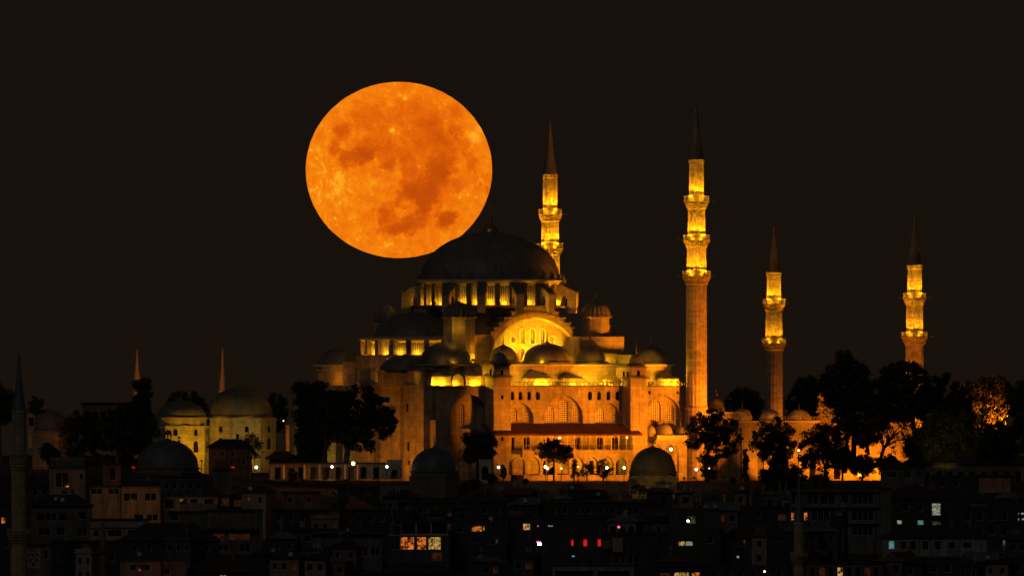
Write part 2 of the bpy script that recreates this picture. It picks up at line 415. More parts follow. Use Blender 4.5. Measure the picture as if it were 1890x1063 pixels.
# ---- side front wall
holes = []
uR = U(1273, WF)
recs = []
def recess(pc, hwp, pt, pb, wins, depth=.9, k=1.12):
    c = U(pc, WF); hw = hwp * PU; b0 = Zp(pb, c, WF); tp = Zp(pt, c, WF); poly = arch(c, hw, b0, tp, k, 12); holes.append(poly)
    hs = []; wv = WF + depth
    for (p, h, t, b) in wins: window_l(p, h, t, b, wv, hs)
    mb = MB().panel(rect(c - hw - .1, c + hw + .1, b0 - .1, tp + .1), hs, fl(wv), .4); recs.append(mb)
    # moulded arch ring standing proud
    ring = MB(); o = arch(c, hw + .32, b0, tp + .36, k, 12); n = len(o)
    ring.add([(a, WF - .12, b) for a, b in o] + [(a, WF - .12, b) for a, b in poly] + [(a, WF + .05, b) for a, b in o],
             [(i, i + 1, n + i + 1, n + i) for i in range(1, n - 1)] + [(i, i + 1, 2 * n + i + 1, 2 * n + i) for i in range(1, n - 1)])
    ring.add([(a, WF - .12, b) for a, b in poly] + [(a, WF + .05, b) for a, b in poly], [(i, i + 1, n + i + 1, n + i) for i in range(1, n - 1)])
    ring.build('arch_ring', 'stone', mq)
recess(1040, 35, 728, 786, [(1016, 6.5, 750, 778), (1040, 8.5, 736, 778), (1063, 6.5, 750, 778)])
recess(960, 24, 743, 786, [(948, 6.5, 753, 778), (972, 6.5, 753, 778)])
recess(1122, 24, 743, 786, [(1108, 6.5, 753, 778), (1135, 6.5, 753, 778)])
recess(1225, 32, 730, 800, [(1211, 8.5, 739, 778), (1237, 6.5, 747, 778)])
recess(867, 37, 727, 850, [(850, 7, 745, 790), (884, 7, 745, 790)], 1.6)
for p in (946, 961, 977, 993, 1089, 1106, 1123, 1140): window_l(p, 3.6, 722, 738, WF, holes, kind='dark', depth=.6)
for p in (1199, 1251): window_l(p, 2.2, 721, 727, WF, holes, kind='dark', depth=.5)
for p in (947, 969, 975, 1012, 1062, 1068, 1104, 1110, 1132, 1138, 1154): window_l(p, 2.6, 807, 829, WF, holes, kind='door', depth=.5, name='doorway')
for p in (948, 975, 1004, 1033, 1060, 1092, 1108, 1138): window_l(p, 4.2, 850, 874, WF, holes, kind='door', depth=.5, name='doorway')
main = MB().panel(rect(UF, uR, -1, zt), holes, fl(WF), .9)
for r_ in recs: main.add(r_.v, r_.f)
# ---- wall toward the garden (foreshortened, left)
fq = lambda uv: (lambda a, b, d: (uv + d, a, b))
zq = zt
hq = []
def window_q(px, hwp, pt, pb, uv, kind='dark_void', k=1.3):
    c = Wq(px, uv); hw = hwp / S / ST; b0, tp = Zp(pb, uv, c), Zp(pt, uv, c); poly = arch(c, hw, b0, tp, k)
    grille_plate('window', poly, c, b0, mq, (uv + .5, c, b0), -math.pi / 2, kind)
    return [(c - (a - c), b) for a, b in poly]
hq.append(window_q(791, 3.5, 722, 800, UF, 'stone_dark')); hq.append(window_q(742, 2.6, 722, 780, UF, 'stone_dark'))
main.panel(rect(WF, 29, -1, zq), hq, fq(UF), .8)
main.box(UF + 1, uR - .5, 28, 29, -1, zt); main.box(uR - 1, uR, WF + 1, 28, -1, zt)
main.build('wall', 'stone', mq)
bu = 0
for (p0, p1, d, pt, pb) in ((745, 782, 2.2, 711, 900), (705, 738, 1.2, 711, 900), (655, 690, 1.6, 711, 900), (590, 620, 1.4, 712, 900), (533, 548, 2.6, 719, 900)):
    u1 = UF - d; wa, wb = Wq(p1, u1), Wq(p0, u1)
    mb = MB().box(u1, UF + .02, wa, wb, -1, Zp(pt, u1, wa) - .05)
    mb.box(u1 - .25, UF, wa - .2, wb + .2, Zp(pt, u1, wa) - .5, Zp(pt, u1, wa) + .1)
    mb.build('buttress', 'stone', mq)
MB().box(U(804, WF - 2.4), U(832, WF - 2.4), WF - 2.4, WF - .003, -1, Zp(775, -28, -31)).build('buttress', 'stone', mq)
for px_, pt_, pb_ in ((754, 815, 832), (755, 850, 857), (752, 745, 760)):
    c = Wq(px_, UF - 2.2); b0 = Zp(pb_, UF, c)
    grille_plate('window', rect(-.35, .35, 0, (pb_ - pt_) / S), 0, 0, mq, (UF - 2.26, c, b0), -math.pi / 2, 'dark_void')
# terrace roof with its cornice
MB().box(UF - .5, uR + .2, WF - .35, 29.3, zt + .002, zt + .22).build('roof_terrace', 'stone_dark', mq)
# ---- balustrade along the side front
bl = MB(); zb0, zb1 = zt + .22, Zp(704, 0, WF)
def bal(p0, p1):
    a, b = U(p0, WF - .1), U(p1, WF - .1); n = int((b - a) / .62)
    bl.box(a, b, WF - .3, WF + .02, zb1 - .16, zb1); bl.box(a, b, WF - .28, WF, zb0, zb0 + .1)
    for i in range(n + 1):
        x = a + (b - a) * i / n; hw = .07 if i % 6 else .13; bl.box(x - hw, x + hw, WF - .24, WF - .06, zb0 + .1, zb1 - .16)
bal(945, 1155); bal(1197, 1268)
bl.build('balustrade', 'stone_dark', mq)
# ---- stair towers on the side front
def tower(p0, p1, wv, pt, pc, slits, domehw, dpx, dome_top):
    u0, u1 = U(p0, wv), U(p1, wv); cu = (u0 + u1) / 2; cw = (wv + WF) / 2 + .3
    zc, zh = Zp(pc, cu, wv), Zp(pt, cu, wv)
    t = MB().box(u0, u1, wv, WF + .003, -1, zc).box(u0 + .15, u1 - .15, wv + .15, WF + 2.5, zc + .45, zh).build('stair_tower', 'stone', mq)
    MB().box(u0 - .35, u1 + .35, wv - .35, WF + .6, zc, zc + .45).build('cornice', 'stone_dark', t)
    MB().box(u0 - .1, u1 + .1, wv - .1, WF + 2.7, zh, zh + .3).build('cornice', 'stone_dark', t)
    for (sp, sy, hh, hwp) in slits:
        c = U(sp, wv); b = Zp(sy, c, wv)
        grille_plate('slit_window', rect(-hwp * PU, hwp * PU, -hh / 2 / S, hh / 2 / S), 0, 0, t, (c, wv + (.1 if sy < pc else -.03), b), 0, 'dark_void')
    for (sy) in (pt + 13,):
        c = (wv + WF) / 2 - .4; grille_plate('slit_window', rect(-.35, .35, -.6, .6), 0, 0, t, (u0 + .1, c, Zp(sy, u0, c)), -math.pi / 2, 'dark_void')
    du = U(dpx, cw); zd = zh + .3
    MB().lathe([(domehw * PM + .5, zd), (domehw * PM + .5, zd + .35), (domehw * PM, zd + .5)], 16, du, cw, cap=False).build('dome_base', 'stone_dark', t)
    dome(du, cw, zd + .4, domehw * PM, Zp(dome_top, du, cw) - zd - .4, t, 'lead', 16, .012, 2.2, n=32, tip=.6, finr=.2)
tower(911, 943, -32.6, 674, 697, [(927, 687, 8, 2.6), (927, 733, 7, 2.2), (927, 810, 7, 2.2)], 16.5, 921, 651)
tower(1164, 1195, -32.8, 678, 699, [(1179, 689, 9, 2.6), (1152, 690, 9, 1.5)], 13.5, 1174, 654)
# ---- two storey gallery between the towers
gal = empty('gallery'); gal.parent = mq
WG = WF - 5.6
uA, uB = U(944, WF), U(1152, WF)
ge0, ge1 = U(913, WG), U(1186, WG); gz0, gz1 = Zp(801.5, 0, WG), Zp(782, 0, WF)
rf = MB(); n = 46
for i in range(n):   # tiled lean-to roof: raised tile rows
    a, b = ge0 + (ge1 - ge0) * i / n, ge0 + (ge1 - ge0) * (i + 1) / n; q = (b - a) * .5
    for (x0, x1, dz) in ((a, a + q, 0), (a + q, b, .14)):
        rf.add([(x0, WG, gz0 + dz), (x1, WG, gz0 + dz), (x1, WF, gz1 + dz), (x0, WF, gz1 + dz), (x0, WG, gz0 - .3), (x1, WG, gz0 - .3), (x1, WF, gz1 - .3), (x0, WF, gz1 - .3)],
               [(0, 1, 2, 3), (7, 6, 5, 4), (0, 4, 5, 1), (0, 3, 7, 4), (1, 5, 6, 2)])
rf.build('roof', 'tile', gal)
WGc = WF - 4.4; zs0, zs1 = Zp(838, 0, WGc), Zp(830, 0, WGc)
MB().box(uA, uB + .1, WGc - .2, WF - .003, zs0, zs1).build('floor_slab', 'stone', gal)
cols = MB(); nco = 15
for i in range(nco + 1):
    x = uA + .3 + (uB - uA - .6) * i / nco
    c = MB().lathe([(.22, zs1), (.22, zs1 + .2), (.13, zs1 + .25), (.12, gz0 - 1.1), (.2, gz0 - .9), (.26, gz0 - .75)], 8, x, WGc + .15)
    c.build('column', 'trim', gal, True)
    if i < nco:
        x2 = x + (uB - uA - .6) / nco
        cols.panel(rect(x, x2, gz0 - .75, gz0 + .25), [arch((x + x2) / 2, (x2 - x) / 2 - .16, gz0 - .7, gz0 - .05, 1.1, 6)], lambda a, b, d: (a, WGc + .05 + d, b), .25)
cols.build('upper_arcade', 'trim', gal)
rl = MB(); x = uA; rl.box(uA, uB, WGc - .05, WGc + .08, zs1 + .95, zs1 + 1.05)
while x < uB: rl.box(x, x + .08, WGc - .02, WGc + .05, zs1, zs1 + .95); x += .38
rl.build('railing', 'iron', gal)
zpod = Zp(876, 0, WGc); hl = []
for p, hwp in ((957.5, 11.5), (986, 11), (1013, 11), (1040, 11), (1067, 11), (1094, 11), (1121, 11.5), (1147, 10)):
    c = U(p, WGc); hl.append(arch(c, hwp * PU, zpod + .02, Zp(838 if hwp > 11 else 840, c, WGc) - .4, 1.2, 9))
lower = MB().panel(rect(uA, uB, zpod, zs0), hl, lambda a, b, d: (a, WGc + d, b), .7)
for q in hl[:-1]:   # roundels between the arches
    cx = q[1][0] + .55; lower.prism(circ(cx, zs0 - 1.0, .33, 10), lambda a, b, d: (a, WGc - .06 + d, b), 0, .08)
lower.build('lower_arcade', 'stone', gal)
MB().box(uA - .1, uB + .2, WGc - .8, WF - .004, -1, zpod - .002).build('podium', 'stone', gal)
tk = 0
for p in (957, 986, 1013, 1040, 1067, 1094, 1121, 1147):
    c = U(p, WGc + 1.8); point((c, WGc + 2.2, zs0 - .9), 110, YEL, .15, gal)
for p in (965, 1000, 1035, 1070, 1105, 1140):
    c = U(p, WGc + 1.5); point((c, WGc + 1.8, gz0 - .2), 90, AMB, .15, gal)
def globe(loc, r, mat, parent, name='lamp_globe'):
    return MB().lathe([(.001, -r)] + [(r * math.sin(math.pi * i / 8), -r * math.cos(math.pi * i / 8)) for i in range(1, 8)] + [(.001, r)], 10, cap=False).build(name, mat, parent, True, loc)
for p, py_ in ((1156, 807), (1033, 808), (1157, 852)): globe((U(p, WGc + .3), WGc + .3, Zp(py_, 0, WGc)), .28, 'globe_yellow', gal)
# ---- porch with three little domes right of the second tower
po = empty('porch'); po.parent = mq
WP = WF - 3.6; pA, pB = U(1194, WF), U(1268, WP); zp0, zp1 = Zp(812, 20, WP), Zp(803, 20, WP)
MB().box(pA, pB + .4, WP - .4, WF - .004, zp0, zp1).box(pA, pB + .6, WP - .65, WF - .004, zp1 - .35, zp1 - .002).build('roof_slab', 'trim', po)
for p, hwp, tp in ((1201, 10, 786), (1226, 16.5, 782), (1257, 11.5, 788)):
    c = U(p, WP + 1.8); dome(c, WP + 1.9, zp1 + .1, hwp * PM, Zp(tp, c, WP) - zp1, po, 'lead_pale', 20, .012, 1.7, n=40, finr=.16, tip=.35)
ph = []
for p, hwp, k in ((1240, 13, 1.2), (1211, 9, 1.2)):
    c = U(p, WP); ph.append(arch(c, hwp * PU, -.98, Zp(819, c, WP), k, 9))
MB().panel(rect(pA, pB, -1, zp0), ph, lambda a, b, d: (a, WP + d, b), .6).build('porch_arcade', 'stone', po)
point((U(1240, WP + 1.2), WP + 1.5, Zp(828, 20, WP)), 150, AMB, .2, po); globe((U(1237, WP), WP - .3, Zp(829, 20, WP)), .32, 'globe_yellow', po)
# ---- upper aisle block behind the balustrade, with its cornice
WA = -25.0; za = Zp(675, 0, WA); zr = zt + .22
ua0, ua1 = U(797, WA), U(1239, WA)
ab = MB().box(ua0, ua1, WA, 24, zr + .003, za)
ab.box(ua0 + 7.8, U(1062, WA), WA - .5, WA - .003, zr + .003, za + .003)
ab.build('aisle_wall', 'stone', mq)
MB().box(ua0 - .3, ua1 + .3, WA - .8, 24.2, za + .004, za + .3).build('cornice', 'trim', mq)
MB().box(ua0 - .1, ua1 + .1, WA - .6, 24, za + .302, za + .42).build('aisle_roof', 'lead', mq)
def kiosk(p0, p1, pt, pe, wv, apex, dep=2.2):
    """low lead-roofed stair head on the terrace"""
    a, b = U(p0, wv), U(p1, wv); ze = Zp(pe, a, wv); zz = Zp(pt, a, wv); ap = U(apex, wv + dep / 2)
    k = MB().box(a + .25, b - .25, wv + .2, wv + dep + .2, zr + .005, ze).build('stair_head', 'stone', mq)
    MB().add([(a, wv, ze), (b, wv, ze), (b, wv + dep + .3, ze), (a, wv + dep + .3, ze), (ap, wv + dep * .7, zz), (a, wv, ze - .15), (b, wv, ze - .15), (b, wv + dep + .3, ze - .15), (a, wv + dep + .3, ze - .15)],
             [(0, 1, 4), (1, 2, 4), (2, 3, 4), (3, 0, 4), (0, 5, 6, 1), (1, 6, 7, 2), (3, 8, 5, 0), (8, 7, 6, 5)]).build('roof', 'lead', k)
kiosk(972, 1024, 684, 697, -27.9, 983); kiosk(1041, 1079, 689, 697.5, -27.9, 1052); kiosk(1222, 1256, 689, 698, -27.9, 1234)
kiosk(795, 835, 686, 694, -27.9, 800); kiosk(858, 890, 676, 693, -27.9, 868)
# little arched dormer on the terrace
MB().prism(arch(U(845, -27.6), 11 * PU, zr + .01, Zp(690, -20, -27), 1.2), lambda a, b, d: (a, -27.7 + d, b), 0, 2.6).build('dormer', 'stone', mq)
MB().prism(arch(U(1123, -27.6), 6 * PU, zr + .01, Zp(698, 10, -27), 1.2), lambda a, b, d: (a, -27.7 + d, b), 0, 1.6).build('dormer', 'stone', mq)
for p, e in ((800, 45), (817, 60), (842, 25), (876, 60), (893, 45), (949, 40), (963, 35), (993, 55), (1009, 60), (1034, 25), (1060, 35), (1083, 65), (1095, 75), (1110, 75), (1135, 35), (1203, 45), (1215, 45), (1233, 55), (1248, 45)):
    point((U(p, -28.2), -28.2, zr + .35), e * 11, YEL, .12, mq)
# ---- aisle domes
for p, hwp, tp, wv, nm in ((822, 47, 633, -19.5, 0), (929, 26, 638, -20.5, 0), (1010, 45, 634, -21.4, 0), (1090, 28.5, 638, -20.5, 0), (1201, 31, 640, -19.5, 0)):
    c = U(p, wv); zb = za + .42
    rr = hwp * PM
    b = MB().lathe([(rr + .9, zb - .05), (rr + .9, zb + .25), (rr + .25, zb + .6)], 8 if hwp > 40 else 24, c, wv, R(22.5), cap=False).build('dome_base', 'lead', mq)
    dome(c, wv, zb + .55, rr, Zp(tp, c, wv) - zb - .5, mq, 'lead', 36, .006, 2.6 if hwp > 40 else 2.2, n=96, tip=.7, finr=.28)
for p, e in ((975, 60), (1000, 80), (1030, 80), (1078, 70), (1098, 70), (936, 60), (1196, 50), (1214, 60), (815, 18), (838, 22)):
    point((U(p, -25.6), -25.55, za + .85), e * 1.5, YEL, .25, mq)
for p, wv, z_, e in ((1118, -20, 1.0, 160), (1095, -19, 1.5, 160), (1162, -22, 1.2, 200), (872, -19.5, 1.5, 260), (838, -20, 8, 160)): point((U(p, wv), wv - 1.5, za + z_), e, YEL, .2, mq)
# far corner dome on its drum
c = U(624, 22); zb = Zp(682, c, 22)
fd = MB().lathe([(5.0, zr), (5.0, zb - .5), (5.3, zb - .3), (5.3, zb)], 12, c, 22).build('drum', 'stone', mq)
dome(c, 22, zb, 40 * PM, 39 * PM, fd, 'lead', 36, .006, 2.2, n=72, tip=.4)
# ---- central block under the great dome
zk = Zp(566, 0, 0)
cb = MB().lathe([(12.8, za + .43), (12.8, Zp(600)), (12.8, zk - .2), (12.7, zk)], 48, 0, 0).build('central_block', 'lead', mq)
# stepped gable with its great arch
WT = -15.6; tc0 = U(987, WT); RA = 12.3; cz = Zp(693, 0, WT)
steps = [(21, 571), (43, 577), (56, 588), (66, 597), (74, 606), (80, 615), (86, 624)]
zt0 = za + .43
right = []; 
for i, (ox, py_) in enumerate(steps):
    z = Zp(py_, 0, WT)
    if i: right.append((tc0 + steps[i - 1][0] * PU, z))
    right.append((tc0 + ox * PU, z))
right = [(tc0 + 14.6, zt0)] + [(tc0 + 14.0, Zp(640, 0, WT)), (tc0 + 86 * PU, Zp(640, 0, WT))] + right[::-1]
outl = right + [(2 * tc0 - a, b) for a, b in right[::-1]]
a0 = math.asin((zt0 + .02 - cz) / RA)
hole = [(tc0 + RA * math.cos(a0 + (math.pi - 2 * a0) * i / 40), cz + RA * math.sin(a0 + (math.pi - 2 * a0) * i / 40)) for i in range(41)]
gb = MB().panel(outl, [hole], fl(WT), 2.3)
for i in range(len(outl)):   # coping slabs on each step
    (x1, z1), (x2, z2) = outl[i], outl[(i + 1) % len(outl)]
    if abs(z1 - z2) < 1e-4 and z1 > Zp(630, 0, WT): gb.box(min(x1, x2) - .25, max(x1, x2) + .25, WT - .25, WT + 2.6, z1 + .004, z1 + .28)
gable = gb.build('gable', 'stone', mq)
ring = MB(); o2 = [(tc0 + (RA + 1.25) * math.cos(a0 + (math.pi - 2 * a0) * i / 40), cz + (RA + 1.25) * math.sin(a0 + (math.pi - 2 * a0) * i / 40)) for i in range(41)]; n = 41
ring.add([(a, WT - .22, b) for a, b in hole] + [(a, WT - .22, b) for a, b in o2] + [(a, WT + .05, b) for a, b in hole] + [(a, WT - .003, b) for a, b in o2],
         [(i, i + 1, n + i + 1, n + i) for i in range(40)] + [(i, i + 1, 2 * n + i + 1, 2 * n + i) for i in range(40)] + [(n + i, n + i + 1, 3 * n + i + 1, 3 * n + i) for i in range(40)])
ring.build('arch_ring', 'stone', gable)
ht = []; wv = WT + 2.2
for p in (964.5, 982.5, 1000.5):
    window_l(p, 4.4, 607, 634, wv, ht, gable); window_l(p, 4.4, 642, 666, wv, ht, gable)
for p in (935, 1031): window_l(p, 4.2, 642, 664, wv, ht, gable)
for p, y_, r_ in ((947, 626.5, 5), (1018, 626.5, 5), (1052, 655, 4.2), (914, 655, 4.2)):
    c = U(p, wv); q = circ(c, Zp(y_, c, wv), r_ * PU, 16); ht.append(q)
    grille_plate('round_window', q, c, Zp(y_, c, wv), gable, (c, wv + .35, Zp(y_, c, wv)), 0)
MB().panel([(a, b) for a, b in [(tc0 + (a - tc0) * 1.02, zt0 + (b - zt0) * 1.02) for a, b in hole]], ht, fl(wv), .4).build('tympanum', 'stone_pale', gable)
fr = MB()
for q in ht:   # raised surrounds
    cxx = sum(a for a, b in q) / len(q); czz = sum(b for a, b in q) / len(q); o = [(cxx + (a - cxx) * 1.0 + (.22 if a > cxx else -.22), b + (.22 if b > czz else -.12)) for a, b in q]; k = len(q)
    fr.add([(a, wv - .1, b) for a, b in q] + [(a, wv - .1, b) for a, b in o] + [(a, wv - .003, b) for a, b in o], [(i, (i + 1) % k, k + (i + 1) % k, k + i) for i in range(k)] + [(k + i, k + (i + 1) % k, 2 * k + (i + 1) % k, 2 * k + i) for i in range(k)])
fr.build('window_surround', 'trim', gable)
for p, e in ((918, .6), (934, .8), (952, 1), (972, .9), (992, .9), (1012, 1), (1032, 1.1), (1050, 1)):
    uu = U(p, WT + .3); tu = tc0 + (uu - tc0) * .55; spot((uu, WT + .3, za + .8), (tu, WT + 2.2, Zp(606, 0, WT)), e * 5200, YEL, 64, .9, .15, mq); point((uu, WT + .5, za + .9), e * 60, YEL, .12, mq)
for p, tp_, ty_, e in ((958, 985, 610, 6500), (1058, 1010, 608, 8500)):
    uu = U(p, -19.5); spot((uu, -19.5, za + 1.0), (U(tp_, WT), WT, Zp(ty_, 0, WT)), e, AMB, 105, .8, .2, mq)
# ---- drum of the great dome
phi0 = math.atan2(-CT, -ST); zd0, zd1 = Zp(564), Zp(522)
RD = 14.9
# wall drawn as 32 pierced bays
dr = MB(); NB = 32
wz0, wz1 = Zp(559), Zp(528)
for i in range(NB):
    a = phi0 + 2 * math.pi * i / NB; hw = RD * math.tan(math.pi / NB)
    rx = Vector((-math.sin(a), math.cos(a), 0)); rn = Vector((math.cos(a), math.sin(a), 0))
    f_ = lambda x, z, d: tuple(rn * (RD - d) + rx * x + Vector((0, 0, z)))
    q = arch(0, .88, wz0, wz1, 1.1, 6); dr.panel(rect(-hw, hw, zd0, zd1), [q], f_, .35)
drum = dr.build('drum', 'stone_pale', mq)
pw = MB().prism([(x, z - wz0) for x, z in arch(0, .88, wz0, wz1, 1.1, 6)], lambda a, b, d: (a, d, b), 0, .08)
pier = MB().box(0, .95, -.52, .52, 0, zd1 - zd0 - .02)
wo = po_ = None
for i in range(NB):
    a = phi0 + 2 * math.pi * i / NB; ap = a + math.pi / NB
    if wo is None: wo = pw.build('window', 'grille', drum); o = wo
    else: o = wo.copy(); sc.collection.objects.link(o); o.parent = drum
    o.location = ((RD - .25) * math.cos(a), (RD - .25) * math.sin(a), wz0); o.rotation_euler = (0, 0, a + math.pi / 2)
    if po_ is None: po_ = pier.build('pier', 'stone_dark', drum); o = po_  # darker stone puts the shade of the unlit pier fronts into the colour
    else: o = po_.copy(); sc.collection.objects.link(o); o.parent = drum
    rp = RD * 1.0 - .02; o.location = (rp * math.cos(ap), rp * math.sin(ap), zd0 + .01); o.rotation_euler = (0, 0, ap)
    rel = (i + NB // 2) % NB - NB // 2
    if abs(rel) <= 9: point(((RD + .5) * math.cos(a), (RD + .5) * math.sin(a), zd0 + .5), 170, YEL, .1, mq)
MB().lathe([(14.92, zd1 - .75), (16.2, zd1 + .05), (16.35, zd1 + .45), (15.6, zd1 + .75)], 96).build('cornice', 'trim', drum, False)
MB().lathe([(17.2, zd0 - .55), (17.3, zd0 - .15), (16.9, zd0 - .004), (14.5, zd0 - .003)], 96, cap=False).build('ledge', 'stone_dark', drum, False)
for rel in (-80, -31, -6, 20, 45, 72, 100, 149, 174, 200, 225, 252):
    a = phi0 + R(rel); rn = Vector((math.cos(a), math.sin(a), 0)); rx = Vector((-math.sin(a), math.cos(a), 0))
    big = rel in (-80, 72); ro = 19.6 if big else 18.6; zo = Zp(541) if big else Zp(545)
    prof = [(15.2, zd1 - .1), (15.2, zd0 - .5), (15.9, zd0 - .5), (16.5, Zp(548)), (17.3, Zp(548)), (17.6, Zp(553)), (17.6, Zp(578)), (ro, Zp(578)), (ro, zo)]
    wd = .85
    b_o = MB().prism(prof, lambda r, z, d: tuple(rn * r + rx * d + Vector((0, 0, z))), -wd, wd).build('flying_buttress', 'stone', mq)
    tp = [(15.1, zd1 - .08), (ro + .2, zo + .02), (ro + .2, zo + .25), (15.1, zd1 + .15)]
    MB().prism(tp, lambda r, z, d: tuple(rn * r + rx * d + Vector((0, 0, z))), -wd - .15, wd + .15).build('coping', 'lead', b_o)
zdm = Zp(518)
sk = MB().lathe([(15.7, zd1 + .753), (15.5, zdm + .1), (15.0, zdm + .5)], 96, cap=False)
for i in range(NB):   # lead-covered scallops over the windows
    a = phi0 + 2 * math.pi * (i + .5) / NB; rn = Vector((math.cos(a), math.sin(a), 0)); rx = Vector((-math.sin(a), math.cos(a), 0))
    sk.prism(arch(0, .62, zdm - .3, Zp(506.5), 1.1, 6), lambda x, z, d: tuple(rn * (15.75 - d) + rx * x + Vector((0, 0, z))), 0, 2.2)
sk.build('dome_skirt', 'lead', mq)
gd = dome(0, 0, zdm, 15.05, Zp(428.5) - zdm, mq, 'lead', 64, .0022, 0, 'great_dome', 256, tip=.1, eave=.0)
zf = Zp(429)
MB().lathe([(1.7, zf - .3), (1.75, zf + .3), (1.5, zf + .8), (.9, zf + 1.5), (.45, zf + 1.9), (.35, zf + 2.2)] + [(r * .8, z) for r, z in finial_prof(zf + 2.1, 4.0, .55)], 16, cap=False).build('finial', 'gilt', gd, True)
# ---- weight turrets at the corners
def turret(p, hwp, wv, pt, pb, ptop):
    c = U(p, wv); rr = hwp * PM; zb, z1 = Zp(pb, c, wv), Zp(pt, c, wv)
    t = MB().lathe([(rr * .98, zb), (rr * .98, z1), (rr * 1.1, z1 + .25), (rr * 1.1, z1 + .55)], 8, c, wv, R(22.5 - 31)).build('turret', 'stone', mq)
    dome(c, wv, z1 + .55, rr * .97, Zp(ptop, c, wv) - z1 - .5, t, 'lead', 20, .05, 1.6, n=120, tip=.5, finr=.25)
turret(847, 32, -17, 589, 662, 559); turret(1099, 28, -15, 588, 662, 557); turret(711, 22, 15, 594, 690, 562); turret(948, 28, 15, 588, 640, 557)
spot((U(1108, -19), -19.5, Zp(600, 10, -19)), (4, -8, Zp(500)), 5200, AMB, 42, .9, .2, mq)
spot((U(815, -21), -21, Zp(640, -18, -21)), (U(752, -6), -6, Zp(600, -18, 0)), 3000, AMB, 60, .9, .2, mq)  # added fill spot lifting the dark half dome, no fitting stands here
# ---- half dome toward the garden
sw = 0.0; su = U(771, sw); RS = 99 * PM; zs_0, zs_1 = Zp(655, su, sw), Zp(628, su, sw)
sd = MB(); NS = 20
for i in range(NS):
    a = phi0 + 2 * math.pi * i / NS; hw = RS * math.tan(math.pi / NS); rx = Vector((-math.sin(a), math.cos(a), 0)); rn = Vector((math.cos(a), math.sin(a), 0)); ctr = Vector((su, sw, 0))
    q = arch(0, .72, zs_0 + .25, zs_1 - .45, 1.05, 6)
    sd.panel(rect(-hw, hw, zs_0, zs_1), [q], lambda x, z, d: tuple(ctr + rn * (RS - d) + rx * x + Vector((0, 0, z))), .3)
sdr = sd.build('drum', 'stone_pale', mq)
pw2 = MB().prism([(x, z - zs_0) for x, z in arch(0, .72, zs_0 + .25, zs_1 - .45, 1.05, 6)], lambda a, b, d: (a, d, b), 0, .08); pi2 = MB().box(0, .9, -.5, .5, 0, zs_1 - zs_0 - .02); wo = po_ = None
for i in range(NS):
    a = phi0 + 2 * math.pi * i / NS; ap = a + math.pi / NS
    rel = (i + NS // 2) % NS - NS // 2
    if abs(rel) > 6: continue
    if wo is None: wo = pw2.build('window', 'grille', sdr); o = wo
    else: o = wo.copy(); sc.collection.objects.link(o); o.parent = sdr
    o.location = (su + (RS - .22) * math.cos(a), sw + (RS - .22) * math.sin(a), zs_0); o.rotation_euler = (0, 0, a + math.pi / 2)
    if po_ is None: po_ = pi2.build('pier', 'stone_dark', sdr); o = po_  # shade on these pier fronts also comes from the darker stone colour
    else: o = po_.copy(); sc.collection.objects.link(o); o.parent = sdr
    o.location = (su + (RS - .01) * math.cos(ap), sw + (RS - .01) * math.sin(ap), zs_0 + .01); o.rotation_euler = (0, 0, ap)
    point((su + (RS + .55) * math.cos(a), sw + (RS + .55) * math.sin(a), zs_0 + .4), 150, YEL, .08, mq)
MB().lathe([(RS + .02, zs_1 - .6), (RS + 1.0, zs_1 + .05), (RS + 1.05, zs_1 + .35), (RS - .3, zs_1 + .6), (RS - 1.8, zs_1 + .8)], 64, su, sw).build('cornice', 'trim', sdr)
hd = dome(su - .9, sw, zs_1 + .7, 74 * PM, Zp(577, su, sw) - zs_1 - .7, mq, 'lead', 40, .004, 0, 'half_dome', 120, tip=0)
MB().lathe([(RS + 1.7, zr), (RS + 1.7, zs_0 - .2), (RS + 1.4, zs_0 - .003)], 20, su, sw, R(9)).build('apse_wall', 'stone', mq)
for w_, tw, tz, e in ((-6, -3, zr + 4, 420), (4, 3, zr + 4, 320), (-15, -12, zr + 5, 380)):
    spot((UF + 1.2, w_, zr + .5), (su - RS, tw, tz), e, AMB, 100, .8, .15, mq)  # added spots that brighten the apse wall, without fittings
point((U(604, 14), 14, zr + 1.2), 260, AMB, .2, mq); point((U(640, 13), 13, zr + 1.2), 200, AMB, .2, mq)  # added points that lift the dim far corner dome
# smaller half domes and roofs beside it
for p, wv, hwp, pb, pt in ((748, -13, 48, 683, 655), (716, 0, 20, 684, 662)):
    c = U(p, wv); rr = hwp * PM
    e = MB().lathe([(rr + .3, zr), (rr + .3, Zp(pb, c, wv) - .3), (rr + .6, Zp(pb, c, wv))], 24, c, wv).build('exedra', 'stone', mq)
    dome(c, wv, Zp(pb, c, wv), rr, (pb - pt) * PM, e, 'lead', 30, .006, 0, n=60, tip=.2)
for p0, p1, wv, dep, pt in ((740, 797, -22, 7, 688), (765, 800, -25, 5, 684), (655, 704, 6, 5, 668)):
    a, b = U(p0, wv), U(p1, wv); MB().box(a, b, wv, wv + dep, zr + .004, Zp(pt, a, wv)).build('side_chapel', 'stone', mq)
for p0, p1, wv, dep, pe, pt in ((733, 803, -22.4, 8, 688, 678), (758, 806, -25.4, 6, 684, 674)):
    a, b = U(p0, wv), U(p1, wv); ze, zz = Zp(pe, a, wv), Zp(pt, a, wv)
    MB().add([(a, wv, ze + .01), (b, wv, ze + .01), (b, wv + dep, ze + .01), (a, wv + dep, ze + .01), (b, wv + dep * .6, zz)], [(0, 1, 4), (1, 2, 4), (2, 3, 4), (3, 0, 4), (3, 2, 1, 0)]).build('chapel_roof', 'lead', mq)
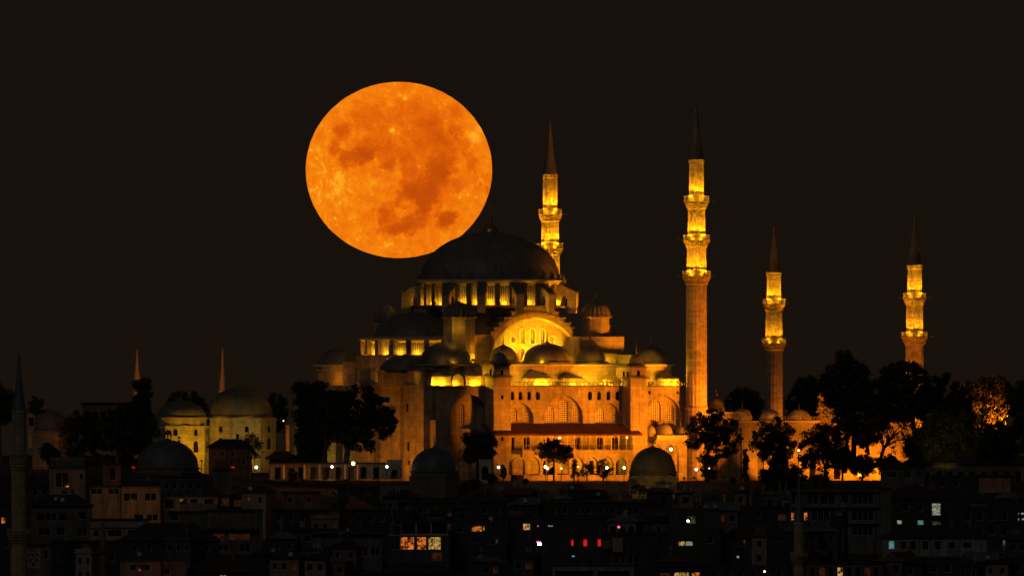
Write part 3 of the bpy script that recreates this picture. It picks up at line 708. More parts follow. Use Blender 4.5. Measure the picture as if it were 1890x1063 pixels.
# blocks right of the gable
for p0, p1, wv, dep, pt in ((1070, 1152, -19.2, 9, 621), (1120, 1128, -11.5, 4, 600), (1108, 1150, -20.5, 6, 652), (1142, 1176, -21, 6, 655), (872, 906, -17, 5, 618)):
    a, b = U(p0, wv), U(p1, wv); MB().box(a, b, wv, wv + dep, za + .4, Zp(pt, a, wv)).build('upper_wall', 'stone', mq)
for p0, p1, wv, dep, pe, pt in ((1104, 1155, -20.8, 6.6, 651.5, 643), (1139, 1178, -21.3, 6.6, 654.5, 650), (868, 909, -17.4, 5.6, 617.5, 615)):
    a, b = U(p0, wv), U(p1, wv); ze, zz = Zp(pe, a, wv), Zp(pt, a, wv)
    MB().add([(a, wv, ze), (b, wv, ze), (b, wv + dep, ze), (a, wv + dep, ze), ((a + b) / 2, wv + dep / 2, zz)], [(0, 1, 4), (1, 2, 4), (2, 3, 4), (3, 0, 4), (3, 2, 1, 0)]).build('upper_roof', 'lead', mq)
# ------------------------------------------------------------------ minarets
def minaret(name, label, px, Y, sec, mat='stone_minaret', lamps=True, spire='lead', group='minarets of the great mosque', leds=(60, 60, 60), cat='minaret', seg=16):
    """sec: photo rows. tip, cone (y, hw), stages [(y_bal, y_floor, y_under, hw_bal, hw_above, hw_below)], base y"""
    k = (D + Y) / D / S
    zz = lambda py: at(px, py, Y).z
    p = at(px, sec['base'], Y); root = tag(empty(name, (p.x, Y, p.z)), label, cat, group)
    zl = lambda py: zz(py) - p.z
    cy, chw = sec['cone']; tip = sec['tip']; h = zl(tip) - zl(cy)
    sp = MB().lathe([(chw * k * 1.08, zl(cy)), (chw * k * 1.05, zl(cy) + .25), (chw * k * .62, zl(cy) + h * .34), (chw * k * .34, zl(cy) + h * .66), (.20, zl(cy) + h * .90)], seg, cap=False).build('spire', spire, root, True)
    MB().lathe(finial_prof(zl(cy) + h * .89, h * .12, .34), 8, cap=False).build('finial', 'gilt', sp, True)
    ytop, hwt = cy, sec.get('top', chw)
    sh = MB(); st = sec['stages']
    sh.lathe([(hwt * k, zl(st[0][1] if st else sec['base'])), (hwt * k * .97, zl(cy) - .9), (hwt * k * 1.05, zl(cy) - .75), (hwt * k * 1.05, zl(cy) - .15), (hwt * k * 1.12, zl(cy))], seg * 6, 0, 0, 0, seg, .022)
    for i, (yb, yf, yu, hb, ha, hl) in enumerate(st):
        yn = st[i + 1][1] if i + 1 < len(st) else sec['base']; hn = st[i + 1][4] if i + 1 < len(st) else sec.get('basehw', hl)
        sh.lathe([(hn * k, zl(yn)), (hl * k, zl(yf) - .05)], seg * 6, 0, 0, 0, seg, .022)
    if sec.get('foot'):
        yb, hwf = sec['foot']; sh.lathe([(hwf * k, -1), (hwf * k, zl(yb) - .6), (hwf * k * 1.04, zl(yb) - .4), (hwf * k * 1.04, zl(yb)), (sec.get('basehw', 18) * k, zl(yb) + .3)], seg)
    s = sh.build('shaft', mat, root)
    for i, (yb, yf, yu, hb, ha, hl) in enumerate(st):
        zf, zu, zb = zl(yf), zl(yu), zl(yb)
        prof = [(hl * k, zu)]; ns = 4
        for q in range(ns):
            r0 = (hl + (hb - hl) * (q + .55) / ns) * k; z0 = zu + (zf - zu) * q / ns
            prof += [(r0 - .12, z0 + .02), (r0, z0 + (zf - zu) / ns * .75)]
        bal = MB()
        for q in range(ns):
            r0 = (hl + (hb - hl) * (q + .2) / ns) * k; r1 = (hl + (hb - hl) * (q + 1) / ns) * k; za_ = zu + (zf - zu) * q / ns; zb_ = zu + (zf - zu) * (q + 1) / ns
            bal.lathe([(r0, za_), (r0 + (r1 - r0) * .25, za_ + (zb_ - za_) * .7), (r1 + .1, zb_ - .02), (r1, zb_)], 96, 0, 0, math.pi / 32 * (q % 2), 32, .06, cap=False)
        bal.lathe([(hl * k * .8, zf - .2), (hb * k, zf - .2), (hb * k * 1.03, zf - .05), (hb * k * 1.03, zf + .1), (hl * k * .8, zf + .1)], 32, cap=False)
        b = bal.build('balcony', mat, root)
        ra = MB(); rr = hb * k * .99
        ra.lathe([(rr - .1, zb - .12), (rr + .06, zb - .12), (rr + .06, zb + .03), (rr - .1, zb + .03), (rr - .1, zb - .12)], 32, cap=False)
        nb = 36
        for q in range(nb):
            a = 2 * math.pi * q / nb; x, y = (rr - .02) * math.cos(a), (rr - .02) * math.sin(a); ra.tube((x, y, zf + .1), (x, y, zb - .1), .06 if q % 4 else .11, .06 if q % 4 else .11, 4)
        ra.build('railing', mat, b)
        if lamps:   # bracket-mounted floodlights outside the rail, shining up the shaft
            zn = zl(st[i - 1][1]) if i else zl(cy); br = MB(); rb = hb * k + 1.1
            for q in range(6):
                a = R(-90 + 60 * q + 30); x, y = math.cos(a), math.sin(a)
                br.tube((x * (hb * k - .1), y * (hb * k - .1), zf), (x * rb, y * rb, zf + .1), .04, .04, 4); br.tube((x * (rb + .05), y * (rb + .05), zf + .02), (x * (rb - .12), y * (rb - .12), zf + .3), .11, .15, 8)
                spot((x * (rb - .14), y * (rb - .14), zf + .42), (x * ha * k * .5, y * ha * k * .5, zf + (zn - zf) * .62), leds[i] * 74, (1, .41, .006), 84, .9, .12, b)
                r_ = (ha + (hb - ha) * .55) * k; point((r_ * x, r_ * y, zf + .3), leds[i] * 2.5, YEL, .1, b)
            br.build('lamp_bracket', 'iron', b)
    return root
def mpos(px, wv):
    u = U(px, wv); return world(u, wv).y
ty = mpos(1285, -31)
T1 = minaret('minaret', 'nearest and tallest lit minaret, three balconies, rising whole beside the mosque corner', 1285.5, ty,
        dict(tip=195, cone=(295, 13.5), top=13.5, stages=[(362, 372, 389, 23, 14.5, 15.5), (434, 444, 459, 24, 16, 17), (500, 510, 527, 26, 18, 18.5)], base=885, basehw=19.5, foot=(752, 20.5)), leds=(46, 46, 46))
minaret('minaret', 'lit minaret partly hidden behind the great dome, two balconies showing above it', 1015.5, mpos(1015, 31),
        dict(tip=222, cone=(322, 12.5), top=13.3, stages=[(386, 396, 411, 21, 14, 15.5), (449, 459, 473, 23.5, 16, 17), (514, 524, 538, 26, 17.5, 18)], base=885, basehw=18.5), leds=(46, 46, 46))
minaret('minaret', 'shorter two-balcony minaret with lit top and its whole shaft seen above the courtyard domes', 1428.5, mpos(1428, 30.5),
        dict(tip=408, cone=(503, 12), top=13, stages=[(552, 561, 576, 20.5, 14, 14.8), (625, 634, 648, 22, 15.5, 15.8)], base=885, basehw=16.3), leds=(38, 24))
minaret('minaret', 'shorter two-balcony minaret rising out of the dark trees, lower shaft hidden', 1688, mpos(1690, -31),
        dict(tip=396, cone=(490, 12.5), top=13.3, stages=[(541, 550, 565, 21, 14.5, 15), (613, 622, 638, 23.5, 15.5, 16.5)], base=885, basehw=17.3), leds=(38, 28))
minaret('minaret', 'unlit grey stone minaret standing close by, tallest of the unlit minarets', 35, -330,
        dict(tip=652, cone=(755, 12), top=13, stages=[(838, 850, 872, 17, 13, 14), (975, 985, 1006, 22, 14, 15)], base=1160, basehw=15), 'stone', False, 'lead_blue', 'unlit minarets')
minaret('minaret', 'unlit stumpy minaret with slim grey cone among the dark roofs below the shrubbery', 1475, -340,
        dict(tip=868, cone=(962, 9), top=10, stages=[(1019, 1026, 1042, 17, 10, 10.5)], base=1160, basehw=11), 'stone', False, 'lead_blue', 'unlit minarets')
minaret('minaret', 'tiny unlit minaret with pointed cap between the dim house blocks', 189.5, -330,
        dict(tip=955, cone=(997, 6.5), top=5.5, stages=[(1012, 1017, 1024, 8, 5.5, 5.5)], base=1130, basehw=6), 'rubble', False, 'stone_dark', 'unlit minarets', seg=12)
for lb, px_, tip_, cy_ in (('faint distant minaret tip rising behind the dark cypress', 253, 640, 700), ('faint reddish distant minaret tip rising behind the tomb domes', 411, 633, 718)):
    minaret('minaret', lb, px_, 320, dict(tip=tip_, cone=(cy_, 6.5), top=6.5, stages=[(cy_ + 55, cy_ + 61, cy_ + 71, 10, 6.5, 7)], base=900, basehw=8), 'stone', False, 'lead_pale', 'distant minaret tips', seg=12)

for px_ in (253, 411):
    point(at(px_ - 14, 705, 300), 2600, ORG, .5)
# ------------------------------------------------------------------ courtyard on the right
ct = tag(empty('courtyard', (X0, 0, 0), TH), 'low orange-lit courtyard wall with a row of small domes right of the mosque', 'courtyard')
c0, c1 = U(1303, WF), U(1690, WF); cm = U(1368, WF)
z1c, z2c = Zp(763, c0, WF), Zp(779, cm, WF)
hc = []
def cwin(p, hwp, pt, pb, kind, nm):
    c = U(p, WF); hw = hwp * PU; b0, tp = Zp(pb, c, WF), Zp(pt, c, WF); q = rect(c - hw, c + hw, b0, tp) if kind == 'door' else arch(c, hw, b0, tp, 1.15); hc.append(q)
    grille_plate(nm, q, c, b0, ct, (c, WF + .45, b0), 0, 'stone_dark' if kind == 'blind' else 'dark_void')
for p in (1318, 1404, 1450, 1500, 1545, 1590, 1640): cwin(p, 6, 842 if p != 1404 else 835, 884, 'blind' if p in (1318, 1404) else 'door', 'doorway' if p == 1404 else 'window')
for p in (1340, 1500, 1545, 1590, 1640): cwin(p, 4.5, 800, 822, 'arch', 'window')
MB().panel(rect(cm, c1, -1, z2c), [q for q in hc if q[0][0] > cm], fl(WF), .8).panel(rect(c0, cm, -1, z1c), [q for q in hc if q[0][0] < cm], fl(WF - .004), .8).box(cm - .8, cm, WF + .8, WF + 9, 0, z1c - .01).build('wall', 'stone', ct)
MB().box(c0, cm + .2, WF - .3, WF + 9, z1c + .003, z1c + .35).box(cm + .25, c1 + .3, WF - .3, WF + 9, z2c + .003, z2c + .3).build('cornice', 'trim', ct)
MB().box(cm - .12, cm + .1, WF - .16, WF - .02, 0, z2c - 1.2).build('drainpipe', 'iron', ct)
bl = MB(); za_, zb_ = z2c + .3, Zp(777, cm, WF) + .35
zb_ = z2c + 1.25
x = U(1440, WF); xe = U(1560, WF); bl.box(x, xe, WF - .2, WF + .1, zb_ - .15, zb_)
while x < xe: bl.box(x, x + .17, WF - .15, WF + .05, za_, zb_ - .15); x += .6
bl.build('balustrade', 'stone_dark', ct)
for p, hwp, pb, pt, zbse in ((1322, 15, 751, 733, z1c), (1370, 17.5, 768, 754, z2c), (1422, 19, 771, 756, z2c), (1475, 22, 774, 755, z2c), (1530, 22, 775, 756, z2c), (1585, 22, 776, 757, z2c), (1640, 22, 776, 757, z2c)):
    wv = WF + 5; c = U(p, wv); zb = Zp(pb, c, wv)
    b = MB().lathe([(hwp * PM + .1, zbse + .36), (hwp * PM + .1, zb - .15), (hwp * PM + .35, zb)], 8 if p < 1400 else 32, c, wv, 0, 0 if p < 1400 else 20, .02).build('dome_base', 'stone', ct)
    dome(c, wv, zb, hwp * PM, (pb - pt) * PM, b, 'lead_pale', 28, .008, 1.7, n=84, tip=.25, finr=.14, eave=.15)
for p, e in ((1318, 40), (1362, 70), (1378, 70), (1412, 80), (1432, 80), (1463, 90), (1485, 90), (1518, 80), (1540, 80), (1580, 80), (1640, 80)):
    point((U(p, WF + .7), WF + .7, (z1c if p < 1365 else z2c) + .75), e * 1.6, ORG, .12, ct)
# ------------------------------------------------------------------ floodlights standing on the terrace
def floodlight(label, px, py, Y, target, energy, col, ang=70, blend=.7):
    """a lamp housing on a short post, with its beam"""
    p = at(px, py, Y); root = tag(empty('floodlight', p), label, 'floodlight', 'floodlights on the terrace')
    d = (Vector(target) - p).normalized()
    MB().tube((0, 0, -1.6), (0, 0, -.15), .06, .05, 6).build('post', 'iron', root)
    hs = MB().tube(d * -.3, d * .12, .16, .24, 10).build('housing', 'iron', root)
    spot(p + d * .35, target, energy, col, ang, blend, .25).parent = None
    return root
def beam(px, py, Y, tpx, tpy, tY, energy, col, ang=70, blend=.7):
    spot(at(px, py, Y), at(tpx, tpy, tY), energy, col, ang, blend, .3)
FL = []
def fl_at(label, px, py, Y, tpx, tpy, tY, e, col, ang=70, blend=.7):
    p = at(px, py, Y); t = at(tpx, tpy, tY); root = tag(empty('floodlight', p), label, 'floodlight', 'floodlights on the terrace'); d = (t - p).normalized()
    MB().tube((0, 0, ground_z(p.x, p.y) - p.z - .1), (0, 0, -.12), .06, .05, 6).build('post', 'iron', root)
    MB().tube(d * -.35, d * .1, .14, .24, 10).build('housing', 'iron', root)
    s = spot(d * .3, d * 10, e * 8, col, ang, blend, .25, root)
def fl_uw(label, u, w_, tu, tw, tz, e, col, ang=70, blend=.7):
    p = world(u, w_); t = world(tu, tw); t.z = tz; p.z = ground_z(p.x, p.y) + .9; root = tag(empty('floodlight', p), label, 'floodlight', 'floodlights on the terrace'); d = (t - p).normalized()
    MB().tube((0, 0, -1.0), (0, 0, -.12), .06, .05, 6).build('post', 'iron', root); MB().tube(d * -.35, d * .1, .14, .24, 10).build('housing', 'iron', root)
    spot(d * .3, d * 10, e, col, ang, blend, .25, root)
for lb, u, w_, tu, tz, e, ang in (('floodlight at the terrace edge right of the domed building on the pale base', 42, -68, 26, 11, 82000, 38), ('floodlight at the terrace edge between the two saplings and the pale base', 22, -74, 10, 11, 88000, 38),
        ('floodlight at the terrace edge below the last saplings', 12, -76, -2, 11, 88000, 38), ('floodlight at the terrace edge below the thin trunked tree', 4, -77, -10, 11, 62000, 32), ('floodlight under the round open tree', 46, -62, 33, 11, 62000, 36), ('floodlight at the terrace edge aimed at the second stair tower', 32, -72, 17, 17, 95000, 30), ('floodlight at the terrace edge aimed at the stair tower by the dark tree', 1, -78, -15.2, 17, 60000, 17)):
    fl_uw(lb, u, w_, tu, -29, tz, e, ORG, ang, .5)
fl_uw('floodlight before the last arches of the gallery', 13, -47, 4, -29, 5, 2600, ORG, 80)
fl_uw('floodlight before the middle arches of the gallery', -1, -48, -8, -29, 5, 2600, ORG, 80)
fl_uw('floodlight before the porch arches', 28, -47, 22, -29, 5, 2600, ORG, 80)
fl_uw('floodlight aimed up the tallest minaret from behind the round open tree', 42, -64, 34, -31, 30, 170000, ORG, 44)
fl_uw('floodlight in the garden before the buttressed left wall, nearest the dark dome', -46, -27, -32, -22, 9, 3400, (1, .29, .005), 95)
fl_uw('floodlight in the garden before the buttressed left wall, behind the broad tree', -47, -10, -32, -8, 9, 3200, (1, .29, .005), 95)
fl_uw('floodlight in the garden aimed at the near corner of the mosque', -47, -30, -32, -26, 11, 2600, (1, .29, .005), 90)
fl_uw('floodlight behind the column shaped tree, lighting the far end of the left wall', -46, 14, -32, 14, 8, 3200, GRN, 100)
fl_uw('floodlight at the foot of the courtyard wall by the slim cypress', 51, -36, 52, -29, 6, 6000, ORG, 110)
fl_uw('floodlight at the foot of the courtyard wall behind the second round tree', 62, -36, 62, -29, 6, 5000, ORG, 110)
fl_uw('floodlight at the foot of the courtyard wall, left of the bare limbed tree', 71, -36, 72, -29, 5, 7500, ORG, 120)
fl_uw('floodlight at the foot of the courtyard wall behind the bare limbed tree', 80, -36, 81, -29, 5, 8500, ORG, 120)
fl_uw('floodlight at the foot of the last minaret', 89, -42, 88, -31, 30, 34000, ORG, 60)
fl_uw('floodlight inside the courtyard at the foot of the far short minaret', 92, 24, 88, 31, 22, 26000, ORG, 60)
fl_at('floodlight under the orange edged tree at the far right', 1874, 800, 0, 1815, 760, 8, 3600, ORG, 70)
fl_at('floodlight under the orange lit narrow tree', 1496, 806, -16, 1530, 750, -2, 4200, ORG, 62)
fl_at('floodlight at the foot of the dull green tree', 1745, 852, -50, 1745, 790, -28, 190, GRN, 60)
# ------------------------------------------------------------------ tombs and domed buildings
def domed_tomb(name, label, px, Y, hw, pbase, ptop, pdrum, bhw, pbot, mat_w, mat_d, n=8, rot=22.5, fin=2.2, ring=None, ribs=36):
    k = (D + Y) / D / S; b = at(px, pbot, Y); root = tag(empty(name, b), label, 'domed building')
    zl = lambda py: at(px, py, Y).z - b.z
    body = MB().lathe([(bhw * k, -3), (bhw * k, zl(pdrum) - .5), (bhw * k * 1.03, zl(pdrum) - .3), (bhw * k * 1.03, zl(pdrum))], n, 0, 0, R(rot)).build('wall', mat_w, root)
    MB().lathe([(hw * k * 1.04, zl(pdrum)), (hw * k * 1.04, zl(pbase) - .4), (hw * k * 1.08, zl(pbase) - .25), (hw * k * 1.08, zl(pbase))], 16 if ring is None else 40, 0, 0, R(11)).build('drum', ring or mat_w, root)
    dome(0, 0, zl(pbase), hw * k, zl(ptop) - zl(pbase), root, mat_d, ribs, .006, fin, n=ribs * 3, tip=.5, finr=.25, eave=.3)
    return root, body
def wall_window(body, root_k, ang, rad, zc_, hw, hh, kind='dark_void', name='window'):
    """arched dark window on a faceted wall of a tomb"""
    rn = Vector((math.cos(ang), math.sin(ang), 0))
    MB().prism(arch(0, hw, 0, hh, 1.15), lambda a, b, d: (a, -d, b), 0, .12).build(name, kind, body, False, (rn.x * (rad + .0), rn.y * (rad + .0), zc_), ang + math.pi / 2)
k0 = 1 / S
t1, b1 = domed_tomb('tomb', 'large domed stone tomb, greenish lit, left of the pale pier', 443, -12, 60, 768, 714, 771, 68, 846, 'stone_pale', 'lead', 8, 22.5 + 12, 1.8)
t2, b2 = domed_tomb('tomb', 'smaller domed tomb with bright yellow walls beside the greenish tomb', 334, -20, 46, 770, 739, 785, 52, 852, 'stone_pale', 'lead', 8, 22.5 - 10, 1.6, 'stone_pale')
for bb, rr, r0 in ((b1, 68 * k0 * .924, 12), (b2, 52 * k0 * .924, -10)):
    for q in range(8):
        a = R(r0 + 45 * q + 0); 
        wall_window(bb, 0, a, rr + .03, 2.0, .55, 2.4); wall_window(bb, 0, a, rr + .03, 5.6, .4, 1.3)
fl_at('floodlight on the ground before the bright yellow tomb', 372, 850, -35, 345, 822, -26, 700, YEL, 95)
fl_at('floodlight in the garden before the greenish tomb', 470, 846, -32, 440, 812, -20, 330, GRN, 95)
t3, b3 = domed_tomb('bathhouse', 'dark blue domed building with small arched lantern, in front of the yellow tomb', 309, -115, 57, 862, 812, 870, 66, 905, 'stone_dark', 'lead_blue', 8, 22.5, 0, ribs=24)
kk = (D - 115) / D / S
for dx, hwl, hl_ in ((1, 7.5, 21), (21, 2.5, 10)):
    z0 = at(0, 815, -115).z - at(0, 905, -115).z; l = MB()
    cx_ = dx * kk; l.lathe([(hwl * kk, z0 - .5), (hwl * kk, z0 + .3)], 8, cx_, 0)
    for q in range(6):
        a = 2 * math.pi * (q + .5) / 6; l.tube((cx_ + hwl * kk * .85 * math.cos(a), hwl * kk * .85 * math.sin(a), z0 + .3), (cx_ + hwl * kk * .85 * math.cos(a), hwl * kk * .85 * math.sin(a), z0 + hl_ * kk * .6), hwl * kk * .16, hwl * kk * .16, 5)
    l.lathe([(hwl * kk * 1.05, z0 + hl_ * kk * .6), (hwl * kk, z0 + hl_ * kk * .72), (hwl * kk * .6, z0 + hl_ * kk * .95), (.01, z0 + hl_ * kk * 1.05)], 12, cx_, 0)
    l.build('lantern', 'stone_dark', t3)
t4, b4 = domed_tomb('mausoleum', 'dark domed building with finial standing before the left wall of the mosque', 802, -92, 43, 868, 826, 878, 50, 925, 'stone_dark', 'lead_blue', 8, 22.5, 2.4)
t5, b5 = domed_tomb('mausoleum', 'dark domed building on pale square base in front of the porch', 1205, -92, 42, 869, 825, 878, 58, 925, 'stone_pale', 'lead', 4, 45 + 4, 2.4, ring='stone_dark')
for dx in (-28, 30):   # curved gables shading the pale base
    z0 = at(0, 884, -92).z - at(0, 925, -92).z
    MB().prism(arch(dx * kk, 19 * kk, z0 - .6, z0 + .9, 1.6), lambda a, b, d: (a, -(58 * kk * .72) - .35 + d, b), 0, 2.5).build('gable_roof', 'lead', t5)
fl_at('floodlight among the shrubs before the pale square base', 1232, 926, -138, 1203, 902, -98, 800, (1, .45, .04), 30)
# far domed building at the left edge, low and warm
t6, b6 = domed_tomb('bathhouse', 'low domed building with warm lit walls near the left edge under trees', 95, -30, 30, 790, 757, 796, 38, 840, 'stone', 'lead', 8, 22.5, 0)
point(at(62, 828, -45), 160, ORG, .3); point(at(104, 812, -42), 60, ORG, .3)
# flat-topped structures on the skyline at the left
def slab_house(label, px0, px1, pt, pb, Y, dep, mat='stone_dark', over=3, nwin=3, cat='building'):
    p = at((px0 + px1) / 2, pb, Y); k = (D + Y) / D / S; w_ = (px1 - px0) * k / 2; h = (pb - pt) * k
    root = tag(empty('house', p), label, cat)
    hs = []
    for i in range(nwin):
        c = -w_ + 2 * w_ * (i + .5) / nwin; hs.append(rect(c - .55, c + .55, h * .35, h * .75))
    MB().panel(rect(-w_, w_, -3, h), hs, lambda a, b, d: (a, d, b), .3).box(-w_, w_, .31, dep, -3, h - .01).build('wall', mat, root)
    for q in hs: MB().box(q[0][0], q[1][0], .22, .26, q[0][1], q[2][1]).build('window', 'dark_glass', root)
    o = over * k; MB().box(-w_ - o, w_ + o, -o, dep + o, h + .002, h + .45).build('roof', 'tile_dark', root)
    return root
slab_house('flat-roofed building on the dark skyline beside the cypress', 152, 245, 746, 800, 30, 14, 'stone_dark', 3, 6)
slab_house('flat-roofed pale building behind the tall grey minaret', 52, 88, 760, 800, 10, 10, 'stone', 4, 3)
slab_house('low dark building with long flat roof between two tree crowns at far right', 1700, 1890, 858, 905, -40, 14, 'stone_dark', 3, 9)

# ------------------------------------------------------------------ low pillared wall, left of the mosque
lw = tag(empty('colonnade', at(620, 884, -80)), 'low pillared wall with dark openings and orange lit pillars, left of the mosque', 'colonnade')
k8 = (D - 80) / D / S; zl8 = lambda py: (884 - py) * k8; xl8 = lambda px: (px - 620) * k8
hs = [rect(xl8(p) - 5.5 * k8, xl8(p) + 5.5 * k8, .02, zl8(862)) for p in (513, 536, 556, 579, 602, 625, 648, 671, 694)] + [arch(xl8(728), 6 * k8, .02, zl8(866), 1.15)]
MB().panel(rect(xl8(498), xl8(741), 0, zl8(856)), hs, lambda a, b, d: (a, d, b), .5).box(xl8(714), xl8(742), -.3, -.002, zl8(858), zl8(848)).build('wall', 'stone_dark', lw)
MB().box(xl8(496), xl8(712), -.4, 2.5, zl8(856) + .002, zl8(853)).build('roof', 'tile_dark', lw)
MB().box(xl8(498), xl8(741), 2.4, 2.6, 0, zl8(856)).build('back_wall', 'stone_dark', lw)
for p in (524, 562, 590, 637, 660):
    MB().box(xl8(p) - 1.6 * k8, xl8(p) + 1.6 * k8, -.35, -.003, 0, zl8(857)).build('pilaster', 'trim', lw)
for p, e in ((500, 20), (530, 26), (568, 24), (612, 15), (655, 15)): point(at(p, 880, -80) + Vector((0, -2.2, .8)), e * 2, ORG, .15)
# garden gate left of the dark dome and beside the tree
def gate(label, px0, px1, pt, pb, Y):
    p = at((px0 + px1) / 2, pb, Y); k = (D + Y) / D / S; w_ = (px1 - px0) * k / 2; h = (pb - pt) * k
    r = tag(empty('garden_gate', p), label, 'gate')
    MB().panel(rect(-w_, w_, -1, h), [arch(0, w_ * .55, 0, h * .72, 1.1)], lambda a, b, d: (a, d, b), .6).box(-w_ - .2, w_ + .2, -.2, .8, h + .002, h + .3).build('arch_wall', 'stone', r)
    MB().box(-w_ * .6, w_ * .6, .5, .56, 0, h * .75).build('door', 'dark_void', r)
gate('small arched stone gate beside the dark tree in front of the mosque corner', 884, 907, 850, 885, -74)
# little roofed pavilion and house among the tombs
def gable_house(label, px0, px1, pt, pe, pb, Y, dep, wm, rm, wins, name='house', cat='house', chim=True, over=.5):
    """hip-roofed house facing the camera: eaves at pe, ridge at pt; wins: (px, py0, py1, halfwidth px, kind)"""
    p = at((px0 + px1) / 2, pb, Y); k = (D + Y) / D / S; w_ = (px1 - px0) * k / 2; h = (pb - pe) * k; hr = (pe - pt) * k
    root = tag(empty(name, p), label, cat); hs = []; ws = []
    for (wx, w0, w1, hw, kd) in wins:
        c = (wx - (px0 + px1) / 2) * k; q = rect(c - hw * k, c + hw * k, (pb - w1) * k, (pb - w0) * k); hs.append(q); ws.append((q, kd))
    MB().panel(rect(-w_, w_, -4, h), hs, lambda a, b, d: (a, d, b), .35).box(-w_, w_, .9, dep, -4, h - .01).build('wall', wm, root)
    for q, kd in ws: make_window(root, q, kd, .2)
    o = over
    rf = MB().add([(-w_ - o, -o, h + .003), (w_ + o, -o, h + .003), (w_ + o, dep + o, h + .003), (-w_ - o, dep + o, h + .003), (-w_ * .5, dep * .5, h + hr), (w_ * .5, dep * .5, h + hr),
                   (-w_ - o, -o, h + .2), (w_ + o, -o, h + .2), (w_ + o, dep + o, h + .2), (-w_ - o, dep + o, h + .2)],
                  [(6, 7, 5, 4), (7, 8, 5), (8, 9, 4, 5), (9, 6, 4), (3, 2, 1, 0), (0, 1, 7, 6), (1, 2, 8, 7), (2, 3, 9, 8), (3, 0, 6, 9)]).build('roof', rm, root)
    if chim:
        MB().box(w_ * .3, w_ * .3 + .7, dep * .4, dep * .4 + .7, h + hr * .6, h + hr + 1.1).build('chimney', 'rubble', rf)
    return root
def make_window(root, q, kd, depth, bars=None):
    """frame with mullions (part) and its pane (sub-part)"""
    (x0, z0), (x1, _), (_, z1), _ = q; t = .09
    f = MB().box(x0, x1, depth - .06, depth + .02, z0, z0 + t).box(x0, x1, depth - .06, depth + .02, z1 - t, z1).box(x0, x0 + t, depth - .05, depth + .02, z0 + t, z1 - t).box(x1 - t, x1, depth - .05, depth + .02, z0 + t, z1 - t)
    nb = bars if bars is not None else max(1, int((x1 - x0) / 1.1))
    for i in range(1, nb):
        c = x0 + (x1 - x0) * i / nb; f.box(c - .04, c + .04, depth - .05, depth + .01, z0 + t, z1 - t)
    wf = f.build('window', 'trim_dim', root)
    MB().box(x0 + .01, x1 - .01, depth + .05, depth + .09, z0 + .01, z1 - .01).build('pane', {'d': 'dark_glass', 'o': 'lit_orange', 'y': 'lit_yellow', 'w': 'lit_white', 'c': 'lit_cyan', 'r': 'lit_red', 'm': 'lit_dim', 'g': 'lit_green'}[kd], wf)
plain('trim_dim', (.42, .40, .38), .7, .1)
for nm, c in (('plaster_grey', (.17, .16, .15)), ('plaster_blue', (.09, .105, .12)), ('plaster_warm', (.33, .24, .17)), ('plaster_pale', (.34, .31, .28)), ('plaster_pink', (.20, .145, .13)), ('plaster_dark', (.06, .058, .055))):
    m, t, b = base_mat(nm); v, ov = surf_vec(t)
    n1 = noise_node(t, .35, 6, .7, ov); mp = t.nodes.new('ShaderNodeMapping'); mp.inputs['Scale'].default_value = (1.5, 1.5, .12); t.links.new(ov, mp.inputs[0]); n2 = noise_node(t, 1, 4, .6, mp.outputs[0])
    cc = mixc(t, 1, mixc(t, rampn(t, n1.outputs[0], .3, .7), tuple(x * .65 for x in c), tuple(x * 1.2 for x in c)), rampn(t, n2.outputs[0], .35, .6, (.55,) * 3, (1, 1, 1)), 'MULTIPLY')
    t.links.new(cc, b.inputs['Base Color']); b.inputs['Roughness'].default_value = .9
gable_house('brick house with dark hipped roof and chimney between the two tombs', 385, 462, 810, 826, 860, -62, 8, 'rubble', 'tile_dark', [(396, 832, 842, 3, 'd'), (411, 832, 842, 3, 'd'), (430, 832, 842, 3, 'd'), (428, 846, 857, 3, 'd'), (450, 846, 857, 3, 'd')])
gable_house('small pavilion with red tiled roof in front of the pale pier', 497, 541, 832, 847, 862, -66, 5, 'stone', 'tile', [(508, 850, 860, 3, 'd'), (528, 850, 860, 3, 'd')], chim=False, over=.9)
point(at(545, 842, -60), 160, ORG, .2); point(at(526, 820, -45), 420, ORG, .2); point(at(393, 846, -66), 30, ORG, .2)
# stone chimney-like pillar glowing beside the pavilion
pl = tag(MB().box(-.35, .35, -.35, .35, 0, 5.2).box(-.5, .5, -.5, .5, 5.203, 5.5).build('stone_pillar', 'stone', None, False, at(531, 832, -40)), 'slim orange lit stone pillar between the pavilion and the pale pier', 'pillar')

# ------------------------------------------------------------------ lamps
def street_lamp(label, px, py, Y, r=.34, mat='globe_white', h=3.6, e=16, col=WHT, group='white globe lamps along the terrace'):
    p = at(px, py, Y); base = Vector((p.x, p.y, p.z - h)); root = tag(empty('street_lamp', base), label, 'street lamp', group)
    MB().lathe([(.16, 0), (.16, .3), (.07, .4), (.06, h - r - .1), (.14, h - r)], 8).build('post', 'iron', root, True)
    globe((0, 0, h), r * .8, mat, root)
    point((0, -r - .15, h + .1), e, col, .1, root)
    return root
street_lamp('white globe lamp left of the low pillared wall, alone in the dark', 473, 862, -84, .36)
street_lamp('white globe lamp in front of the pillared wall, under the broad tree', 613, 861, -84, .32)
street_lamp('larger yellowish lamp glaring beside the trunk of the broad tree', 652, 855, -84, .46, 'globe_yellow', 3.6, 60, (1, .8, .35))
street_lamp('white globe lamp at the right end of the pillared wall', 714, 861, -84, .32)
street_lamp('white globe lamp left of the stair tower foot', 920, 862, -80, .32)
street_lamp('white globe lamp of a pair on thin posts before the lower arcade, the higher one', 1006.5, 861, -79, .32)
street_lamp('white globe lamp of a pair on thin posts before the lower arcade, the lower one', 1010, 864, -77.5, .28)
street_lamp('white globe lamp in front of a small bush before the last arches', 1120, 863, -80, .32)
